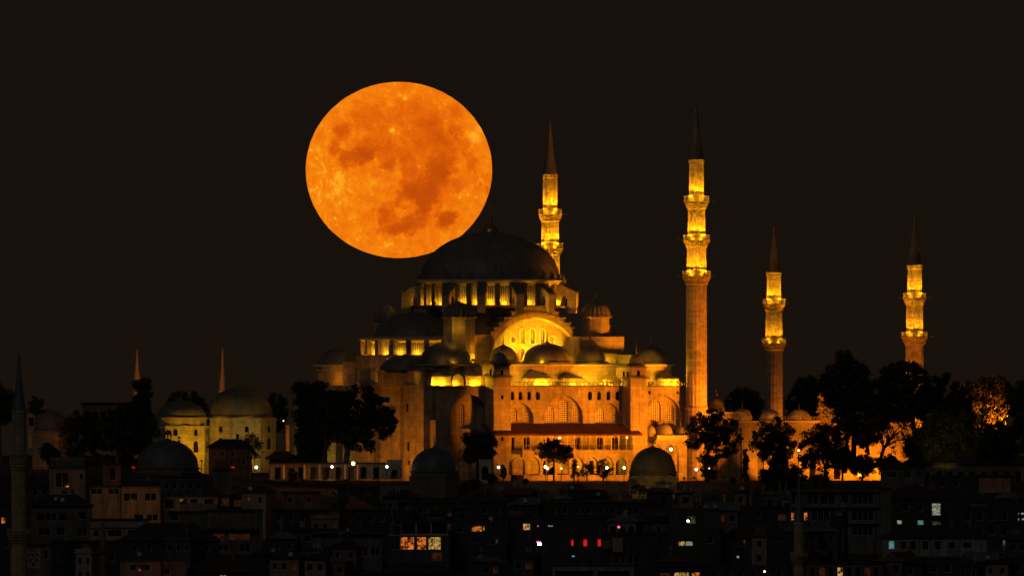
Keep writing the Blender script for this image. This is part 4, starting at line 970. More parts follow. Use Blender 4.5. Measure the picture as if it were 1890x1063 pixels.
street_lamp('white globe lamp close left of the dark domed building on the pale base', 1152, 863, -80, .32)
street_lamp('white globe lamp on a post right of the dark domed building', 1285, 866, -79, .32)
street_lamp('small lamp glowing under the round tree', 1309, 864, -70, .17, 'globe_small', 3, 5, AMB)
street_lamp('yellow lamp at the lower edge of the second round tree', 1474, 831, -50, .24, 'globe_yellow', 4, 30, AMB)
street_lamp('small distant white lamp between the greenish tomb and the pale pier', 523, 776, 40, .2, 'globe_white', 4, 10)
street_lamp('small yellow lamp behind the thin trunked tree', 1036, 864, -62, .2, 'globe_yellow', 3, 10, AMB)
street_lamp('small yellow lamp between the two small bushes', 1067, 861, -62, .17, 'globe_yellow', 3, 8, AMB)
# ------------------------------------------------------------------ trees
def leaves(clumps, n_per, size, rng, squash=.8):
    """many small leaf sprays scattered round clump centres -> MB"""
    mb = MB(); V = mb.v; F = mb.f
    for (c, r) in clumps:
        for _ in range(n_per):
            while True:
                d = (rng.uniform(-1, 1), rng.uniform(-1, 1), rng.uniform(-1, 1)); q = d[0] ** 2 + d[1] ** 2 + d[2] ** 2
                if q < 1: break
            s_ = (1.0 if rng.random() < .7 else 1.25)
            x, y, z = c[0] + d[0] * r * s_, c[1] + d[1] * r * s_, c[2] + d[2] * r * squash * s_
            a, b = rng.uniform(0, 6.283), rng.uniform(-1.2, 1.2); L = size * rng.uniform(.5, 1.3); Wd = L * rng.uniform(.35, .6)
            ux, uy, uz = math.cos(a) * math.cos(b), math.sin(a) * math.cos(b), math.sin(b)
            a2 = a + 1.57 + rng.uniform(-.6, .6); vx, vy, vz = math.cos(a2), math.sin(a2), rng.uniform(-.5, .5)
            o = len(V)
            V.append((x - ux * L * .5, y - uy * L * .5, z - uz * L * .5)); V.append((x + vx * Wd * .5, y + vy * Wd * .5, z + vz * Wd * .5))
            V.append((x + ux * L * .5, y + uy * L * .5, z + uz * L * .5)); V.append((x - vx * Wd * .5, y - vy * Wd * .5, z - vz * Wd * .5))
            F.append((o, o + 1, o + 2, o + 3))
    return mb
def tree(label, px0, px1, ptop, pcrown, pbase, Y, seed, mat='leaf', dens=1.0, name='tree', group=None, shape='round', size=.55, nclump=None, trunk=1.0, tpx=None, cat='tree', lobes=None):
    """crown spans px0..px1 x ptop..pcrown in the photo, trunk foot at pbase"""
    rng = random.Random(seed); k = (D + Y) / D / S
    cx = (px0 + px1) / 2; tx = tpx if tpx is not None else cx
    b = at(tx, pbase, Y); root = tag(empty(name, b), label, cat, group)
    hw, hh = (px1 - px0) * k / 2, (pcrown - ptop) * k / 2; zc = (pbase - (ptop + pcrown) / 2) * k; ox = (cx - tx) * k
    dp = min(hw, 7.0) if shape != 'column' else hw
    clumps = []; n = int((nclump or max(14, hw * hh * 1.5)) * 1.5)
    while len(clumps) < n:
        d = Vector((rng.uniform(-1, 1), rng.uniform(-1, 1), rng.uniform(-1, 1))); q = d.length
        if q > 1 or (q < .45 and rng.random() < .5): continue
        if shape == 'broad' and d.z < -.2 and abs(d.x) < .35 and rng.random() < .8: continue
        sx = 1.0
        if shape == 'column': sx = (1 - max(0, d.z) ** 2 * .75); d = Vector((d.x, d.y, rng.uniform(-1, 1)))
        if shape == 'cone': d.z = rng.uniform(-1, 1); sx = .12 + .88 * (1 - d.z) / 2
        r = (.30 if shape in ('round', 'broad') else .34) * min(hw, hh * 1.2, 3.4 if shape != 'column' else 9) * rng.uniform(.55, 1.15)
        r = max(r, .35)
        m_ = max(.3, 1 - r / max(hw, .1) * .7)
        clumps.append(((ox + d.x * hw * sx * m_, d.y * dp * sx * .9, zc + d.z * hh * max(.5, 1 - r / hh * .6)), r))
    # trunk and limbs
    tr = MB(); th = zc - hh * .55; r0 = max(.12, .028 * (zc + hh)) * trunk
    pts = [Vector((0, 0, -.6)), Vector((rng.uniform(-.2, .2), 0, th * .5)), Vector((ox * .25 + rng.uniform(-.3, .3), 0, max(th, .5)))]
    tr.tube(pts[0], pts[1], r0 * 1.25, r0, 8); tr.tube(pts[1], pts[2], r0, r0 * .8, 8)
    if shape in ('round', 'broad'):
        mains = []
        for i in range(6):
            a = rng.uniform(0, 6.28); e = Vector((ox * .7 + hw * .5 * math.cos(a + i), dp * .4 * math.sin(a + i * 2), zc + hh * rng.uniform(-.3, .45)))
            mid = pts[2].lerp(e, .5) + Vector((rng.uniform(-.4, .4), 0, hh * .12)); tr.tube(pts[2], mid, r0 * .55, r0 * .38, 6); tr.tube(mid, e, r0 * .38, r0 * .2, 6); mains += [mid, e]
        for (c, r) in clumps:
            c = Vector(c); m0 = min(mains, key=lambda q: (q - c).length); md = m0.lerp(c, .5) + Vector((0, 0, -.15 * r)); tr.tube(m0, md, r0 * .16, r0 * .1, 4); tr.tube(md, c, r0 * .1, .03, 4)
    else:
        tr.tube(pts[2], Vector((ox, 0, zc + hh * .8)), r0 * .7, .05, 6)
    tr.build('trunk', 'bark', root)
    npc = int(max(30, 84 * dens))
    leaves(clumps, npc, size, rng, .85).build('crown', mat, root)
    return root
G = 'trees around the mosque'
tree('dense dark column shaped tree hiding the far left corner of the mosque', 538, 610, 704, 868, 876, -62, 1, 'leaf', 2.6, shape='column', nclump=120, size=.6, group=G)
tree('broad dark tree with thick leaning trunk before the left wall of the mosque', 582, 740, 708, 838, 882, -78, 2, 'leaf', 1.7, shape='round', size=.62, nclump=150, tpx=640, group=G, trunk=1.15)
tree('dark crown filling the gap between the column tree and the broad tree', 578, 652, 716, 812, 880, -70, 14, 'leaf', 1.9, size=.6, nclump=80, group=G, tpx=600, trunk=.8)
tree('low dark bushes at the foot of the column shaped tree', 528, 590, 834, 872, 884, -74, 15, 'leaf', 1.6, size=.45, nclump=40, group=G, name='shrub', cat='shrub')
tree('dark rounded tree covering the foot of the corner by the arched recess', 843, 920, 786, 862, 886, -72, 3, 'leaf', 1.7, size=.5, nclump=48, group=G)
tree('thin trunked dark tree with wide crown before the gallery', 984, 1064, 808, 858, 886, -72, 4, 'leaf', 1.15, size=.48, nclump=46, tpx=1022, group=G, trunk=.7)
tree('small pointed sapling beside the thin trunked tree', 1047, 1074, 846, 884, 888, -73, 5, 'leaf', .6, size=.34, nclump=16, group=G, shape='cone')
tree('small bushy sapling before the middle arches', 1068, 1098, 850, 882, 888, -74, 6, 'leaf', .7, size=.34, nclump=18, group=G)
tree('bushy little tree just left of the lamp before the last arches', 1096, 1132, 846, 884, 889, -73, 7, 'leaf', .9, size=.36, nclump=22, group=G)
tree('round open tree with ragged crown right of the porch', 1258, 1376, 754, 856, 886, -64, 8, 'leaf', 1.15, size=.55, nclump=92, tpx=1305, group=G, shape='broad')
tree('second round ragged tree, over the courtyard wall', 1382, 1478, 768, 866, 886, -52, 9, 'leaf', 1.15, size=.55, nclump=84, group=G)
tree('slim dark cypress standing against the lit courtyard wall', 1369, 1383, 828, 888, 890, -62, 10, 'leaf', 1.6, name='cypress_tree', shape='column', size=.3, nclump=34, group='cypresses')
tree('tall dark cypress at the left, standing over the low skyline', 243, 286, 698, 810, 850, -10, 11, 'leaf', 2.6, name='cypress_tree', shape='column', size=.5, nclump=60, group='cypresses')
tree('thick dark twin stemmed bush under the round open tree', 1288, 1330, 838, 886, 890, -68, 12, 'leaf', 1.6, shape='column', size=.36, nclump=34, group=G)
tree('large dark shrub mass before the second round tree', 1398, 1492, 852, 905, 908, -84, 13, 'leaf', 2.0, size=.5, nclump=60, group=G, name='shrub', cat='shrub')
# the dark grove on the right
G2 = 'grove right of the courtyard'
tree('tallest dark crown of the right hand grove', 1512, 1612, 645, 775, 868, -12, 20, 'leaf', 1.8, size=.7, nclump=110, group=G2, trunk=.7, tpx=1575)
tree('dark crown at the left end of the grove, behind the small domes', 1456, 1535, 684, 790, 860, 118, 21, 'leaf', 1.5, size=.65, nclump=70, group=G2)
tree('ragged tree with glowing gaps low in front of the grove', 1470, 1576, 774, 886, 888, -40, 22, 'leaf', 1.2, size=.55, nclump=96, group=G2, shape='broad')
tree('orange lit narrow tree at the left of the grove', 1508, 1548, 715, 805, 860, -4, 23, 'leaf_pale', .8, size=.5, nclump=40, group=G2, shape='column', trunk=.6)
tree('wide black crown between the tallest crown and the bare limbed tree', 1536, 1648, 706, 830, 868, -16, 33, 'leaf', 1.6, size=.65, nclump=110, group=G2, trunk=.7, tpx=1560)
tree('tall dark crown hiding the foot of the last minaret', 1598, 1732, 664, 785, 866, -14, 24, 'leaf', 1.7, size=.7, nclump=125, group=G2, trunk=.7, tpx=1690)
tree('bare limbed tree whose branches show against the orange wall', 1566, 1716, 744, 850, 862, -26, 25, 'leaf', .4, size=.5, nclump=84, group=G2, shape='broad', tpx=1625, trunk=1.0)
tree('dark rounded crown in the middle of the right hand grove', 1688, 1800, 684, 830, 862, -8, 26, 'leaf', 1.7, size=.7, nclump=125, group=G2, trunk=.7)
tree('dull green lower tree in front of the grove', 1690, 1806, 745, 862, 868, -28, 27, 'leaf_mid', 1.4, size=.6, nclump=105, group=G2)
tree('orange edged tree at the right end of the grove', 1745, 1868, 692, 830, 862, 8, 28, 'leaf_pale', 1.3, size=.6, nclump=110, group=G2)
tree('black crown cut by the right edge of the picture', 1855, 1955, 686, 850, 868, -8, 29, 'leaf', 1.7, size=.7, nclump=120, group=G2)
tree('dark mass of foliage at the far right over the flat roof', 1785, 1885, 775, 866, 872, -30, 30, 'leaf', 1.6, size=.6, nclump=84, group=G2)
tree('low black tree in front of the foot of the last minaret', 1664, 1722, 790, 866, 872, -36, 34, 'leaf', 1.5, size=.55, nclump=50, group=G2)
tree('low dark bushes along the foot of the courtyard wall under the grove', 1560, 1622, 838, 880, 884, -44, 37, 'leaf', 1.5, size=.45, nclump=48, group=G2, name='shrub', cat='shrub')
tree('low black hedge in front of the glowing wall, left of the dull green tree', 1616, 1700, 846, 884, 886, -46, 38, 'leaf', 1.5, size=.42, nclump=56, group=G2, name='shrub', cat='shrub')
tree('dark bush between the ragged tree and the low hedge', 1530, 1580, 826, 866, 884, -42, 39, 'leaf', 1.4, size=.42, nclump=40, group=G2, name='shrub', cat='shrub')
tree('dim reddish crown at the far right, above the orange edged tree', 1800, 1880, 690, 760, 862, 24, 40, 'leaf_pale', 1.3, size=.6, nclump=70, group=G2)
tree('slim pointed cypress among the branches of the grove', 1596, 1606, 812, 862, 864, -32, 35, 'leaf', 1.4, name='cypress_tree', size=.3, nclump=22, group='cypresses', shape='column')
tree('low rounded bush at the foot of the bare limbed tree', 1608, 1668, 838, 866, 870, -36, 36, 'leaf', 1.3, size=.45, nclump=34, group=G2, name='shrub', cat='shrub')
tree('distant dark crown between the tall minaret and the courtyard minaret', 1332, 1412, 712, 785, 850, 110, 31, 'leaf', 1.5, size=.6, nclump=60, group=G2)
tree('small distant dark crown right of the courtyard minaret', 1446, 1470, 730, 770, 850, 115, 32, 'leaf', 1.2, size=.55, nclump=20, group=G2)
# left side
G3 = 'trees on the left hill'
tree('rounded brownish crown behind the smaller tomb', 300, 392, 716, 790, 850, 30, 40, 'leaf', 1.5, size=.55, nclump=60, group=G3)
tree('low dark crown behind the right side of the larger tomb', 480, 535, 722, 800, 850, 30, 41, 'leaf', 1.4, size=.5, nclump=44, group=G3)
tree('dark crown at the left edge behind the grey minaret', -30, 30, 704, 790, 850, 10, 42, 'leaf', 1.6, size=.55, nclump=50, group=G3)
tree('small round crown just right of the grey minaret', 52, 82, 728, 768, 800, 0, 43, 'leaf', 1.4, size=.45, nclump=24, group=G3)
tree('wide dark thicket below the flat roofed skyline building', 105, 205, 752, 866, 872, -40, 44, 'leaf', 1.4, size=.55, nclump=70, group=G3)
tree('dense black tree between the thicket and the smaller tomb', 180, 298, 738, 868, 872, -42, 45, 'leaf', 1.8, size=.55, nclump=120, group=G3)
tree('thin leafed tree in front of the larger tomb', 436, 492, 796, 850, 866, -55, 46, 'leaf', .55, size=.42, nclump=40, group=G3)
tree('small dark bush between the grey minaret and the lit low dome', 70, 112, 815, 858, 866, -60, 47, 'leaf', 1.3, size=.45, nclump=30, group=G3, name='shrub', cat='shrub')
for i, (lb, px, w_, pt, pb, Y) in enumerate((('small dark round shrub near the left end of the podium', 949, 6, 876, 890, -82), ('low dark shrub hump right of the first podium shrub', 970, 7, 883, 892, -82), ('dark pointed shrub near the lamp by the stair tower', 929, 7, 856, 888, -80),
        ('small dark round shrub at the foot of the courtyard wall', 1353, 5, 880, 892, -72), ('dark rounded shrub before the pillared wall', 540, 10, 862, 890, -86), ('rounded shrub in front of the pale square base', 1180, 18, 890, 915, -108), ('second rounded shrub in front of the pale square base', 1228, 20, 898, 918, -110), ('dark shrub beside the black dome, right side', 872, 20, 880, 905, -95), ('peaked shrub right of the garden gate', 908, 10, 872, 895, -84))):
    tree(lb, px - w_, px + w_, pt, pb, pb + 2, Y, 60 + i, 'scrub', 1.2, name='shrub', size=.32, nclump=14, cat='shrub', group='low shrubs along the terrace')
# ground cover of the slope below the terrace
rng = random.Random(77); cl = []
for i in range(1300):
    x = rng.uniform(-125, 125); y = rng.uniform(-150, -84); cl.append(((x, y, ground_z(x, y) + .2), rng.uniform(.6, 1.5)))
tag(leaves(cl, 26, .5, rng, .8).build('hillside_scrub', 'scrub', None), kind='stuff')
# headstones in the old graveyard
rng = random.Random(5); proto = None
for i in range(22):
    px = rng.uniform(1275, 1452) if i < 15 else rng.uniform(850, 1150); Y = rng.uniform(-118, -92); x = at(px, 0, Y).x; z = ground_z(x, Y)
    if proto is None:
        proto = MB().prism(arch(0, .28, -.5, 2.3, 1.3), lambda a, b, d: (a, d, b), -.1, .1).lathe([(.001, 2.25), (.2, 2.35), (.26, 2.6), (.15, 2.8), (.001, 2.85)], 8).build('headstone', 'stone_dark', None); o = proto
    else: o = proto.copy(); sc.collection.objects.link(o)
    o.location = (x, Y, z); o.rotation_euler = (rng.uniform(-.1, .1), rng.uniform(-.12, .12), rng.uniform(-.5, .5)); o.scale = (1, 1, rng.uniform(.7, 1.25))
    tag(o, 'thin grey headstone standing in the dark graveyard shrubbery below the terrace', 'headstone', 'headstones below the terrace')
point(at(1330, 905, -112) + Vector((0, -3, 1)), 40, GRN, .3)
# ------------------------------------------------------------------ houses on the slope in front, far rows first
def row(p0, p1, n, py0, py1, hw, kinds='d'):
    return [(p0 + (p1 - p0) * (i + .5) / n, py0, py1, hw, kinds[i % len(kinds)]) for i in range(n)]
def flat_house(label, px0, px1, pt, pb, Y, dep, wm, wins, parapet=3, cat='house', name='house', rm='plaster_dark', extras=None, bars=None):
    p = at((px0 + px1) / 2, pb, Y); k = (D + Y) / D / S; cx = (px0 + px1) / 2; w_ = (px1 - px0) * k / 2; h = (pb - pt) * k
    root = tag(empty(name, p), label, cat); hs = []; ws = []
    for (wx, w0, w1, hw, kd) in wins:
        c = (wx - cx) * k; q = rect(c - hw * k, c + hw * k, (pb - w1) * k, (pb - w0) * k); hs.append(q); ws.append((q, kd))
    wl = MB().panel(rect(-w_, w_, -6, h), hs, lambda a, b, d: (a, d, b), .35).box(-w_, w_, .9, dep, -6, h - .02)
    wl.build('wall', wm, root)
    for q, kd in ws: make_window(root, q, kd, .22, bars)
    if parapet:
        e = parapet * k; MB().box(-w_ - .25, w_ + .25, -.3, dep + .25, h + .002, h + .28).box(-w_ - .1, w_ + .1, -.15, .05, h + .283, h + .283 + e * .6).build('roof', rm, root)
    for (nm, mat, x0, x1, y0, y1, t, bt) in (extras or []):
        MB().box((x0 - cx) * k, (x1 - cx) * k, y0, y1, (pb - bt) * k, (pb - t) * k).build(nm, mat, root)
    return root
def aerial(label, px, py, Y, h=2.6):
    p = at(px, py, Y); r = MB().tube((0, 0, 0), (0, 0, h), .05, .04, 5)
    for i in range(5): r.tube((-.5 + .07 * i, 0, h * .72 + .16 * i), (.5 - .07 * i, 0, h * .72 + .16 * i), .025, .025, 4)
    return tag(r.build('roof_aerial', 'trim_dim', None, False, p), label, 'aerial', 'roof aerials')
def dish(label, px, py, Y, yaw=0):
    p = at(px, py, Y); root = tag(empty('satellite_dish', p, yaw), label, 'satellite dish', 'satellite dishes')
    MB().lathe([(.001, 0), (.25, .03), (.42, .1), (.5, .17)], 14, cap=False).build('bowl', 'trim_dim', root, True).rotation_euler = (R(65), 0, 0)
    MB().tube((0, .1, 0), (0, .15, -.9), .04, .04, 5).build('bracket', 'iron', root)
# ---- left block
flat_house('pale house with large framed arch opening behind the dark hip roof, far left', 91, 158, 864, 940, -150, 9, 'plaster_warm', [(115, 872, 899, 12.5, 'd'), (120, 905, 912, 7, 'd'), (150, 874, 884, 4, 'd')], extras=[('roof_room', 'plaster_grey', 92, 156, 3, 8, 843, 863)])
flat_house('narrow house glowing deep orange round a dark window', 190, 223, 857, 905, -135, 7, 'plaster_pink', [(208, 862, 886, 6, 'd')], extras=[('chimney', 'plaster_warm', 213, 218, 1, 1.6, 842, 857)])
point(at(199, 880, -138) + Vector((0, -1, 0)), 14, ORG, .2); point(at(221, 884, -138) + Vector((.3, -1, 0)), 12, ORG, .2)
gable_house('dark house left of the deep orange house, roof just visible', 20, 95, 880, 897, 950, -145, 9, 'plaster_dark', 'tile_dark', row(25, 90, 4, 903, 915, 5))
flat_house('long dark terrace block under the blue dome', 250, 380, 880, 930, -150, 9, 'plaster_blue', row(255, 375, 8, 890, 902, 4), 2)
flat_house('pale stepped block under the white lamp beside the blue dome', 394, 428, 868, 935, -140, 7, 'plaster_grey', [(402, 908, 918, 3, 'd')], 2, extras=[('roof_room', 'plaster_pink', 396, 426, .5, 5, 850, 867)])
gable_house('warm lit house with low dark roof and two white framed windows', 224, 296, 888, 898, 985, -190, 9, 'plaster_warm', 'tile_dark', [(241, 909, 925, 13, 'd'), (278, 909, 924, 11, 'd'), (256, 948, 961, 9, 'd'), (281, 948, 961, 11, 'd')])
flat_house('low warm wing with paired windows joined to the warm lit house', 166, 223, 899, 960, -188, 6, 'plaster_warm', [(178, 901, 912, 11, 'd'), (210, 901, 912, 10, 'd')], 2)
fl_h = [((240, 930, -203), 200), ((280, 935, -203), 190), ((195, 925, -200), 90), ((120, 900, -162), 110)]
for q, e in fl_h: point(at(*q) + Vector((0, 0, 0)), e, (1, .42, .08), .3)
flat_house('pale low house with balcony parapet and terrace chairs right of the warm house', 299, 402, 916, 990, -185, 9, 'plaster_pale', [(312, 921, 938, 9, 'd'), (338, 920, 930, 8, 'd'), (358, 920, 929, 7, 'd'), (386, 920, 930, 9, 'd')], 2, extras=[('balcony', 'plaster_pink', 332, 400, -1.6, -.01, 929, 943)])
point(at(330, 922, -200), 28, (1, .45, .1), .3)
flat_house('grey block with blank parapet wall beyond the balcony house', 310, 384, 946, 1010, -215, 8, 'plaster_grey', [(322, 948, 960, 8, 'd')], 2)
flat_house('dark house with a row of lit dull openings under a flat roof', 378, 484, 916, 975, -175, 9, 'plaster_dark', [(394, 922, 934, 6, 'd'), (415, 917, 934, 8, 'm'), (440, 922, 934, 8, 'm'), (465, 922, 934, 9, 'd')], 2)
flat_house('house with long blank pale parapet above blue awnings', 381, 484, 943, 1040, -225, 9, 'plaster_grey', [(398, 984, 997, 16, 'm'), (441, 984, 996, 20, 'm'), (412, 1005, 1016, 11, 'd'), (452, 1003, 1018, 10, 'd')], 2, extras=[('awning', 'plaster_blue', 381, 475, -1.4, -.01, 972, 977)])
gable_house('large grey house with hipped dark roof and two rows of windows beside the grey minaret', 58, 168, 912, 934, 1010, -235, 11, 'plaster_grey', 'tile_dark', [(75, 946, 961, 8, 'd'), (95, 946, 961, 10, 'd'), (116, 946, 961, 8, 'd'), (152, 944, 958, 8, 'd'), (82, 974, 988, 11, 'd'), (112, 974, 988, 8, 'd'), (152, 974, 989, 10, 'd')])
flat_house('pale block with shuttered windows behind the tiny minaret', 167, 275, 960, 1040, -240, 9, 'plaster_pale', [(178, 977, 990, 5, 'd'), (212, 977, 990, 13, 'd'), (245, 977, 990, 9, 'd')], 2, extras=[('ledge', 'plaster_pale', 167, 275, -.4, -.01, 970, 973)])
gable_house('wide house under a big black hipped roof', 222, 402, 965, 998, 1040, -270, 14, 'plaster_dark', 'tile_dark', row(235, 395, 6, 1006, 1018, 5))
flat_house('orange lit low house at the bottom edge with white window frames', 222, 296, 1035, 1085, -330, 8, 'plaster_warm', [(246, 1041, 1053, 6, 'd'), (266, 1041, 1053, 11, 'd')], 2)
point(at(252, 1055, -343), 70, (1, .24, .05), .3)
flat_house('low shop with glowing orange awning edge at the bottom left', 294, 345, 1034, 1085, -328, 6, 'plaster_pink', [(308, 1048, 1060, 6, 'd')], 2)
point(at(318, 1043, -333), 16, (1, .2, .03), .15); point(at(298, 1052, -333), 8, (1, .15, .03), .15)
flat_house('dim brown house behind the pink notice board', 30, 95, 1006, 1085, -290, 9, 'plaster_pink', [(85, 1016, 1032, 4, 'd'), (40, 1020, 1032, 4, 'd')], 2)
# pink notice board with seven round emblems
nb = at(62, 1048, -305); kb = (D - 305) / D / S; root = tag(empty('notice_board', nb), 'pink notice board with dark round emblems beside the grey minaret', 'notice board')
MB().box(-12.5 * kb, 12.5 * kb, 0, .1, 0, 36 * kb).build('panel', 'plaster_pale', root)
mk = MB()
for (x, y, r) in ((-9, 25, 2.6), (-1, 25, 2.8), (7, 25, 2.6), (-6.5, 15, 3), (6, 15, 3), (-.5, 7.5, 3.2)): mk.prism(circ(x * kb, y * kb, r * kb, 12), lambda a, b, d: (a, -.03 + d, b), 0, .02)
for i in range(7): mk.box((-10 + 2.6 * i) * kb, (-8.2 + 2.6 * i) * kb, -.03, -.01, 31.5 * kb, 33 * kb)
mk.build('emblems', 'plaster_dark', root)
point(at(62, 1040, -318), 30, (1, .3, .2), .2)
flat_house('house with blank grey corner at the left edge', -25, 20, 930, 1085, -260, 9, 'plaster_dark', [(6, 954, 966, 4, 'o'), (12, 1000, 1010, 4, 'd')], 2)
# ---- middle
flat_house('dim brown plastered house below the pillared wall', 520, 590, 910, 965, -165, 9, 'plaster_pink', [(535, 918, 928, 5, 'd'), (570, 918, 928, 5, 'd')], 2)
rb_ = tag(empty('ruined_wall', at(665, 940, -160)), 'orange lit ruined brick wall with stepped broken top', 'wall'); kr = (D - 160) / D / S
MB().prism([(-28 * kr, -2), (34 * kr, -2), (34 * kr, 4 * kr), (24 * kr, 4 * kr), (22 * kr, 9 * kr), (10 * kr, 10 * kr), (8 * kr, 16 * kr), (-2 * kr, 16 * kr), (-3 * kr, 24 * kr), (-20 * kr, 26 * kr), (-22 * kr, 12 * kr), (-28 * kr, 11 * kr)], lambda a, b, d: (a, d, b), 0, .6).build('brickwork', 'rubble', rb_)
point(at(655, 932, -172), 75, (1, .22, .03), .3)
flat_house('grey block standing behind the ruined wall', 624, 700, 900, 950, -150, 7, 'plaster_dark', [(640, 905, 912, 4, 'd'), (680, 905, 912, 4, 'd')], 2)
flat_house('long dark building with a low ridge below the ruined wall', 500, 720, 942, 990, -210, 10, 'plaster_dark', row(505, 715, 10, 952, 962, 5, 'dddddd'), 2)
flat_house('long office block with beige band and ribbon of dim windows', 503, 706, 978, 1045, -260, 12, 'plaster_grey', row(506, 704, 9, 1010, 1026, 8.5), 2, bars=2, extras=[('canopy', 'plaster_blue', 503, 706, -1.2, -.01, 979, 984)])
gable_house('dark wide shed roof at the bottom centre left', 470, 700, 1040, 1062, 1090, -330, 12, 'plaster_dark', 'tile_dark', row(480, 690, 5, 1068, 1080, 6), chim=False)
# restaurant with glazed roof terrace
rs = flat_house('restaurant with white framed glazing and warm lit dining room', 717, 827, 986, 1065, -280, 11, 'plaster_blue', [(729, 990, 1014, 8, 'd'), (752, 990, 1014, 13, 'o'), (778, 990, 1014, 9, 'o'), (802, 990, 1014, 12, 'y'), (806, 1018, 1034, 10, 'm')], 0, name='restaurant', cat='restaurant', bars=2)
krs = (D - 280) / D / S; hr_ = (1065 - 986) * krs
tf = MB()
for x0, x1 in ((740, 768), (768, 796), (796, 826)):
    a, b = (x0 - 772) * krs, (x1 - 772) * krs; z0, z1 = hr_, hr_ + 23 * krs
    tf.box(a, b, 0, .12, z1 - .16, z1).box(a, b, 0, .12, z0, z0 + .16).box(a, a + .14, 0, .12, z0 + .16, z1 - .16).box(b - .14, b, .002, .122, z0 + .16, z1 - .16)
tf.box(-55 * krs, 55 * krs, -.1, .1, hr_ - .18, hr_ - .002)
tf.build('terrace_frame', 'trim_dim', rs); MB().box(-32 * krs, 54 * krs, .2, .24, hr_, hr_ + 22 * krs).build('terrace_glass', 'dark_glass', rs); MB().box(-34 * krs, 56 * krs, -.4, 7, hr_ + 23 * krs + .003, hr_ + 23 * krs + .3).build('terrace_roof', 'tile_dark', rs)
point(at(800, 1022, -290), 10, (1, .5, .15), .2)
flat_house('dark house with one glowing orange window right of the restaurant', 832, 935, 958, 1050, -270, 10, 'plaster_dark', [(880, 970, 981, 10, 'o'), (893, 970, 979, 2, 'y'), (850, 970, 982, 6, 'd'), (912, 992, 1004, 7, 'd'), (887, 1024, 1034, 5, 'm'), (874, 996, 1003, 4, 'd')], 2)
flat_house('low dark roofline below the shrubs, centre', 735, 935, 928, 985, -205, 10, 'plaster_dark', row(742, 930, 8, 938, 948, 5), 2)
flat_house('dark building with thin pale roof edge and two yellow windows', 937, 1112, 957, 1065, -265, 11, 'plaster_dark', [(972, 965, 978, 7, 'y'), (993, 968, 972, 2, 'y'), (1016, 968, 972, 5, 'w'), (950, 968, 980, 5, 'd'), (1056.5, 995, 1007, 2.6, 'r'), (1080, 994, 1008, 4, 'r'), (1068, 996, 1006, 3, 'd'), (1097, 995, 1006, 3, 'd'), (1106, 994, 1008, 3.6, 'r'), (954, 1027, 1035, 8, 'm')], 2)
sg = tag(MB().box(-4 * kr, 4 * kr, 0, .15, 0, 3 * kr).build('shop_sign', 'pink_sign', None, False, at(994, 1001, -276)), 'tiny glowing pink sign on the dark building', 'sign')
sg = tag(MB().box(-3 * kr, 3.4 * kr, 0, .15, 0, 4 * kr).build('shop_sign', 'globe_white', None, False, at(995.5, 1005.5, -276)), 'tiny glowing white sign under the pink sign', 'sign')
M['globe_white'] = M['globe_white']
sg = tag(MB().box(-2.4 * kr, 2.4 * kr, 0, .15, 0, 2.4 * kr).build('shop_sign', 'cyan_sign', None, False, at(1058, 1027, -278)), 'tiny cyan light below the red windows', 'sign')
sg = tag(MB().lathe([(.001, -.3), (.25, -.15), (.3, 0), (.25, .15), (.001, .3)], 8).build('signal_lamp', 'pink_sign', None, True, at(1142, 972, -276)), 'magenta dot of light above the pale boxes', 'lamp')
flat_house('white framed building cut by the bottom edge', 1020, 1170, 1046, 1090, -335, 8, 'plaster_pale', [(1060, 1053, 1070, 36, 'd'), (1133, 1053, 1070, 30, 'd')], 0, bars=1)
flat_house('building with pale rooftop boxes right of the red windows', 1112, 1232, 985, 1065, -285, 10, 'plaster_dark', row(1120, 1170, 4, 1024, 1040, 4), 2, extras=[('water_tank', 'plaster_grey', 1113, 1128, -1, 1, 996, 1012), ('water_tank', 'plaster_pale', 1130, 1150, -1.2, 1, 992, 1018)])
flat_house('long dark roof below the pale square base, centre right', 1000, 1235, 928, 990, -205, 10, 'plaster_dark', row(1010, 1230, 10, 938, 948, 5), 2)
flat_house('dark building with a bright greenish doorway lamp', 1235, 1330, 940, 1065, -255, 10, 'plaster_dark', [(1276, 952, 966, 8, 'g'), (1258, 998, 1007, 6, 'y'), (1272, 998, 1007, 7, 'w'), (1300, 960, 966, 3, 'd'), (1310, 990, 1002, 6, 'd')], 2)
street_lamp('bright white lamp by the greenish doorway among the dark houses', 1270, 961, -262, .3, 'globe_white', 3, 18, WHT, None)
flat_house('shop front with tiny coloured lights at the bottom edge', 1210, 1300, 1044, 1095, -345, 7, 'plaster_dark', [(1228, 1056, 1066, 10, 'm'), (1258, 1055, 1066, 14, 'y'), (1284, 1055, 1066, 8, 'o')], 2)
gable_house('dark house with grey peaked roof between the greenish doorway and the slim minaret', 1332, 1465, 972, 992, 1065, -250, 12, 'plaster_dark', 'tile_dark', [(1362, 1024, 1030, 3, 'w'), (1370, 994, 1008, 6, 'd'), (1400, 994, 1008, 6, 'd')] + row(1340, 1450, 5, 1040, 1052, 6))
flat_house('dark block with a small orange lit wall near the slim minaret', 1290, 1458, 936, 985, -205, 9, 'plaster_dark', [(1443, 948, 960, 8, 'm'), (1330, 946, 956, 5, 'd'), (1365, 946, 956, 5, 'd'), (1400, 946, 956, 5, 'd')], 2)
street_lamp('tiny yellow lamp near the bottom edge left of the slim minaret', 1411, 1054, -340, .22, 'globe_yellow', 2.5, 6, AMB, None)
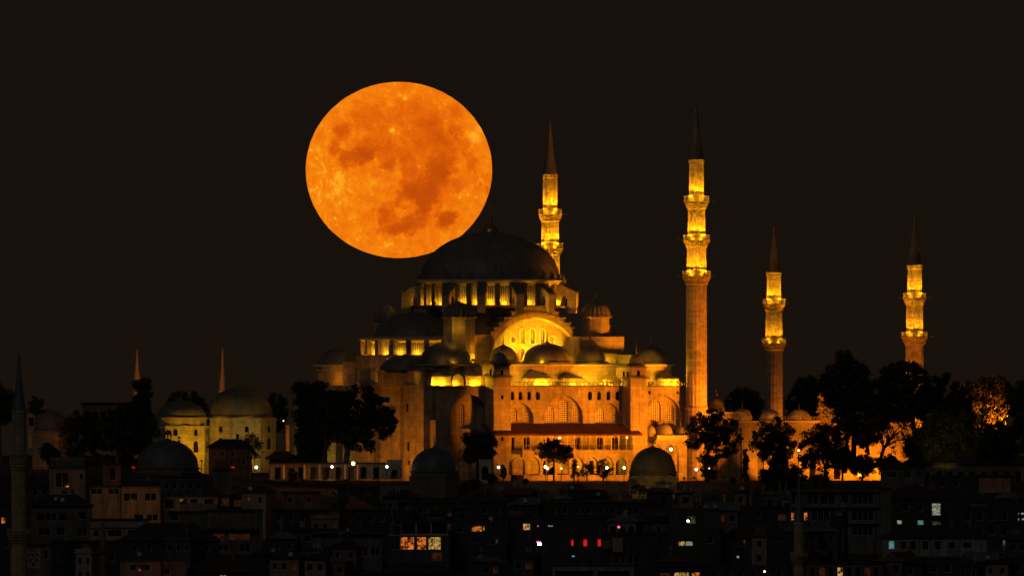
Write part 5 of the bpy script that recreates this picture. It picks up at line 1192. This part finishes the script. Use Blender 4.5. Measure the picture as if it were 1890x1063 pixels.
for lb, p0, p1, py, Y in (('thin glowing red sign strip under the brick house', 411, 433, 862, -128), ('tiny red sign at the left foot of the blue dome', 243, 249, 862, -132)):
    kq = (D + Y) / D / S; tag(MB().box(-(p1 - p0) / 2 * kq, (p1 - p0) / 2 * kq, 0, .2, 0, 2 * kq).build('shop_sign', 'lit_red', None, False, at((p0 + p1) / 2, py + 1, Y)), lb, 'sign')
# ---- right
ap = flat_house('large dim apartment block with open balconies behind the slim minaret', 1458, 1645, 903, 1020, -215, 12, 'plaster_grey', [(1463, 945, 960, 3.2, 'o'), (1487, 945, 960, 3.6, 'o'), (1452.0 + 13, 912, 930, 4, 'd')] + [(1500 + 0, 910, 930, 10, 'd'), (1528, 908, 930, 14, 'd'), (1559, 908, 930, 7, 'd'), (1592, 908, 930, 20, 'd'), (1520, 938, 960, 22, 'd'), (1559, 938, 960, 7, 'd'), (1592, 938, 960, 20, 'd'), (1520, 968, 988, 22, 'd'), (1559, 968, 988, 7, 'd'), (1592, 968, 988, 20, 'd')], 2, name='apartment_building', cat='apartment building',
    extras=[('floor_band', 'plaster_warm', 1460, 1622, -.9, -.01, 933, 935.5), ('floor_band', 'plaster_warm', 1460, 1622, -.9, -.01, 963, 965.5), ('floor_band', 'plaster_warm', 1460, 1622, -.9, -.01, 904, 906)])
tree('dark foliage with a green lit patch above the apartment block', 1490, 1535, 874, 902, 905, -130, 90, 'leaf_mid', 1.0, size=.4, nclump=30, name='shrub', cat='shrub')
point(at(1512, 893, -140), 22, (.6, .8, .3), .2)
flat_house('dim house with three windows at the foot of the grove', 1627, 1708, 864, 915, -120, 9, 'plaster_grey', [(1648, 870, 881, 8, 'd'), (1675, 868, 882, 7, 'd'), (1698, 870, 880, 4, 'd')], 2)
gable_house('dark house with grey hipped roof right of the apartment block', 1640, 1762, 902, 921, 1000, -190, 12, 'plaster_dark', 'tile_dark', [(1728, 928, 951, 8.5, 'w'), (1660, 959, 967, 5, 'w'), (1699, 959, 971, 6, 'c'), (1728, 961, 969, 8.5, 'g'), (1670, 930, 944, 7, 'd'), (1698, 930, 944, 6, 'd')])
flat_house('dark building with a blank orange lit wall near the right edge', 1720, 1870, 880, 960, -160, 9, 'plaster_dark', [(1740, 888, 898, 5, 'd'), (1765, 888, 898, 5, 'd')], 2)
ow = tag(MB().box(-29 * kr, 29 * kr, 0, .4, -1, 18 * kr).build('garden_wall', 'plaster_warm', None, False, at(1836, 900, -175)), 'blank orange lit wall near the right edge', 'wall')
point(at(1825, 893, -182), 26, (1, .25, .04), .3)
flat_house('tall dark block at the right edge with bluish lit window pairs', 1765, 1930, 938, 1065, -225, 12, 'plaster_dark', [(1880, 945, 949.5, 1.8, 'c'), (1887, 945, 949.5, 3, 'w'), (1880, 955, 960.5, 1.8, 'c'), (1888, 955, 960, 2.6, 'w')] + row(1775, 1865, 4, 946, 960, 6) + row(1775, 1865, 4, 975, 988, 6), 2)
gable_house('house with black hipped roof and a cyan lit window', 1628, 1822, 968, 992, 1060, -280, 13, 'plaster_pale', 'tile_dark', [(1645.5, 997, 1013, 5.5, 'c'), (1668, 999, 1013, 6, 'd'), (1685, 998, 1014, 6, 'd'), (1708, 998, 1014, 6, 'd'), (1731, 998, 1014, 6, 'd'), (1757, 1000, 1013, 7, 'd'), (1785, 1000, 1011, 8, 'd'), (1733, 1026, 1042, 7, 'd'), (1700, 1026, 1042, 7, 'd')])
flat_house('dark house with dim vertical openings at the bottom edge right of the slim minaret', 1488, 1630, 1040, 1095, -345, 9, 'plaster_grey', row(1492, 1626, 8, 1046, 1066, 5.5, 'dmdyddm'), 2)
gable_house('dark house with lean roof at the bottom right', 1628, 1702, 1018, 1040, 1095, -335, 9, 'plaster_dark', 'tile_dark', [(1650, 1048, 1060, 6, 'd'), (1680, 1048, 1060, 6, 'd')])
flat_house('black block at the bottom right corner', 1700, 1930, 1030, 1095, -330, 10, 'plaster_dark', row(1710, 1890, 7, 1042, 1056, 7), 2)
flat_house('low black building left of the slim minaret at the bottom edge', 1300, 1455, 1046, 1095, -335, 9, 'plaster_dark', row(1306, 1450, 6, 1054, 1064, 6), 2)
gable_house('black roofed house at the bottom beside the white framed building', 840, 1018, 1040, 1062, 1095, -320, 11, 'plaster_dark', 'tile_dark', row(850, 1010, 5, 1068, 1080, 6))
gable_house('black roofed house at the bottom under the restaurant', 700, 838, 1038, 1060, 1095, -322, 11, 'plaster_dark', 'tile_dark', row(710, 830, 4, 1068, 1080, 6))
gable_house('black roofed house at the bottom left of centre', 345, 470, 1030, 1056, 1095, -325, 11, 'plaster_dark', 'tile_dark', [(412, 1060, 1072, 6, 'o')])
flat_house('low dark house left of the brown house at the bottom', 95, 224, 1000, 1085, -300, 10, 'plaster_dark', row(102, 218, 5, 1024, 1036, 6), 2)
for lb, px, py, Y in (('thin roof aerial on the long office block', 520, 978, -258), ('roof aerial left of the slim minaret', 1440, 975, -245), ('roof aerial on the house with the cyan window', 1790, 985, -275), ('roof aerial over the restaurant terrace', 790, 962, -277)): aerial(lb, px, py, Y)
for i, (lb, px, py, Y) in enumerate((('small round dish on the dark hip roof by the grey minaret', 104, 920, -240), ('second dish on the dark hip roof by the grey minaret', 116, 922, -240), ('dish on the big black hipped roof', 257, 1022, -272), ('dish on the dark house right of the restaurant', 905, 957, -272), ('dish on the office block roof', 640, 977, -262))): dish(lb, px, py, Y, .4 * (i - 2))

# ---- small houses crowding between the larger ones
rng = random.Random(31)
keep = [(700, 835, 958, 1040, -280), (830, 900, 962, 985, -270), (160, 302, 893, 965, -190), (296, 404, 914, 945, -185), (925, 1115, 955, 1012, -265), (1110, 1152, 985, 1020, -285), (1235, 1290, 945, 1012, -255), (1360, 1366, 1020, 1032, -250), (1450, 1500, 900, 1063, -340),
        (1636, 1742, 924, 1018, -190), (1636, 1655, 990, 1018, -280), (1868, 1890, 940, 965, -225), (380, 482, 915, 1000, -225), (44, 80, 1008, 1050, -305), (8, 62, 850, 1063, -330), (180, 200, 950, 1042, -330), (1016, 1174, 1040, 1063, -335), (222, 345, 1032, 1063, -330),
        (636, 702, 908, 942, -160), (1486, 1632, 1040, 1063, -345), (1210, 1300, 1042, 1063, -345), (85, 225, 838, 915, -150), (1800, 1870, 878, 902, -175), (1435, 1452, 945, 962, -205), (1405, 1418, 1046, 1060, -340), (1495, 1530, 876, 900, -130), (404, 422, 1030, 1052, -325), (1046, 1062, 1020, 1032, -278), (56, 170, 930, 992, -235)]
cols = [('grey', 'plaster_grey'), ('pale', 'plaster_pale'), ('brown', 'plaster_warm'), ('pinkish', 'plaster_pink'), ('blue grey', 'plaster_blue'), ('black', 'plaster_dark')]
feats = ['brick chimney', 'round water tank', 'small dish', 'tall aerial', 'boxy roof room', 'two thin flues']
marks = [(120, 'the grey minaret'), (300, 'the warm lit house'), (480, 'the long blank parapet'), (710, 'the long office block'), (840, 'the restaurant'), (1000, 'the red windows'), (1180, 'the pale rooftop boxes'), (1330, 'the greenish doorway'), (1490, 'the slim minaret'), (1640, 'the apartment block'), (1800, 'the cyan window'), (2000, 'the right edge')]
used = set(); made = 0; tries = 0
while made < 64 and tries < 4000:
    tries += 1
    px = rng.uniform(60, 1880); w_px = rng.uniform(20, 62); pt = rng.uniform(902, 1046); Y = -150 - (pt - 890) * 1.25 - rng.uniform(0, 14)
    if any(px - w_px * .6 < b and px + w_px * .6 > a and (Y < yk and d > pt - 16) for a, b, c, d, yk in keep): continue
    roof = rng.choice(['hip', 'hip', 'gable', 'flat']); cn, cm_ = rng.choice(cols); ft = rng.choice(feats)
    mk_ = next(nm for lim, nm in marks if px < lim); side = rng.choice(['near', 'beside', 'in line with', 'close by'])
    rowd = 'below the terrace' if pt < 940 else ('mid slope' if pt < 1000 else 'low down')
    lb = f'{cn} {roof} roofed house with {ft}, {rowd}, near {mk_}'
    if lb in used: continue
    used.add(lb); made += 1
    k = (D + Y) / D / S; p = at(px, pt, Y); zg = ground_z(p.x, Y) - .5; h = p.z - zg; w_ = w_px * k / 2; dep = rng.uniform(5, 8)
    root = tag(empty('house', (p.x, Y, zg), rng.uniform(-.45, .45)), lb, 'house', 'small houses crowding the dark slope')
    hs = []; nw = max(1, int(w_px / 16)); sw_ = rng.uniform(.4, .75)
    for fl_ in range(2):
        for i in range(nw):
            c = -w_ + 2 * w_ * (i + .5) / nw; z1_ = h - .9 - 2.8 * fl_
            if z1_ - 1.4 > .5: hs.append((rect(c - sw_, c + sw_, z1_ - 1.3, z1_), 'm' if rng.random() < .07 else 'd'))
    MB().panel(rect(-w_, w_, 0, h), [q for q, _ in hs], lambda a, b, d: (a, d, b), .3).box(-w_, w_, .8, dep, 0, h - .02).build('wall', cm_, root)
    for q, kd in hs: make_window(root, q, kd, .18)
    o = .45; rm = rng.choice(['tile_dark', 'tile_dark', 'tile', 'lead_blue'])
    if roof == 'flat':
        rf = MB().box(-w_ - .2, w_ + .2, -.25, dep + .2, h + .002, h + .25).box(-w_ - .1, w_ + .1, -.12, .05, h + .253, h + .9).build('roof', cm_, root); top = h + .25
    else:
        hr = min(2.6, w_ * .55); ins = w_ * .5 if roof == 'hip' else -o
        rf = MB().add([(-w_ - o, -o, h), (w_ + o, -o, h), (w_ + o, dep + o, h), (-w_ - o, dep + o, h), (-w_ + ins, dep * .5, h + hr), (w_ - ins, dep * .5, h + hr), (-w_ - o, -o, h + .18), (w_ + o, -o, h + .18), (w_ + o, dep + o, h + .18), (-w_ - o, dep + o, h + .18)],
                      [(6, 7, 5, 4), (7, 8, 5), (8, 9, 4, 5), (9, 6, 4), (3, 2, 1, 0), (0, 1, 7, 6), (1, 2, 8, 7), (2, 3, 9, 8), (3, 0, 6, 9)]).build('roof', rm, root); top = h + hr * .8
    fx = rng.uniform(-.5, .5) * w_; fy = dep * rng.uniform(.3, .6)
    if 'chimney' in ft: MB().box(fx - .35, fx + .35, fy, fy + .7, top - 1.2, top + 1.0).box(fx - .42, fx + .42, fy - .07, fy + .77, top + 1.003, top + 1.15).build('chimney', 'rubble', rf)
    elif 'tank' in ft: MB().lathe([(.55, top - 1), (.6, top + .1), (.6, top + .9), (.4, top + 1.05), (.01, top + 1.1)], 12, fx, fy).build('water_tank', 'plaster_pale', rf, True)
    elif 'dish' in ft: MB().lathe([(.001, 0), (.25, .03), (.42, .1), (.5, .17)], 14, cap=False).build('dish', 'trim_dim', rf, True, (fx, -.5, h + .8)).rotation_euler = (R(65), 0, .3)
    elif 'aerial' in ft:
        a_ = MB().tube((fx, fy, top - 1), (fx, fy, top + 2.4), .05, .04, 5)
        for i in range(4): a_.tube((fx - .5, fy, top + 1.5 + .2 * i), (fx + .5, fy, top + 1.5 + .2 * i), .025, .025, 4)
        a_.build('aerial', 'trim_dim', rf)
    elif 'room' in ft: MB().box(fx - 1.1, fx + 1.1, fy, fy + 2, top - 1.2, top + 1.4).box(fx - 1.3, fx + 1.3, fy - .2, fy + 2.2, top + 1.403, top + 1.55).build('roof_room', 'plaster_grey', rf)
    else: MB().tube((fx, fy, top - 1), (fx, fy, top + 1.2), .12, .12, 7).tube((fx + .6, fy, top - 1), (fx + .6, fy, top + .9), .12, .12, 7).build('flue', 'trim_dim', rf)
for px, py, Y, e, c in ((140, 1000, -262, 26, ORG), (330, 985, -245, 14, WHT), (450, 925, -170, 30, ORG), (560, 935, -186, 36, ORG), (620, 1000, -276, 12, WHT), (760, 940, -228, 14, ORG), (920, 1000, -285, 14, WHT), (1075, 1020, -300, 16, (1, .05, .05)), (1190, 945, -226, 16, ORG), (1380, 1000, -268, 14, AMB), (1560, 935, -236, 14, WHT), (1700, 985, -262, 16, WHT), (1790, 935, -200, 20, ORG), (1850, 1000, -290, 10, WHT), (520, 1040, -300, 14, AMB), (250, 960, -262, 24, ORG)):
    point(at(px, py, Y), e, c, .3)  # unseen lamps added between the house rows to vary the light
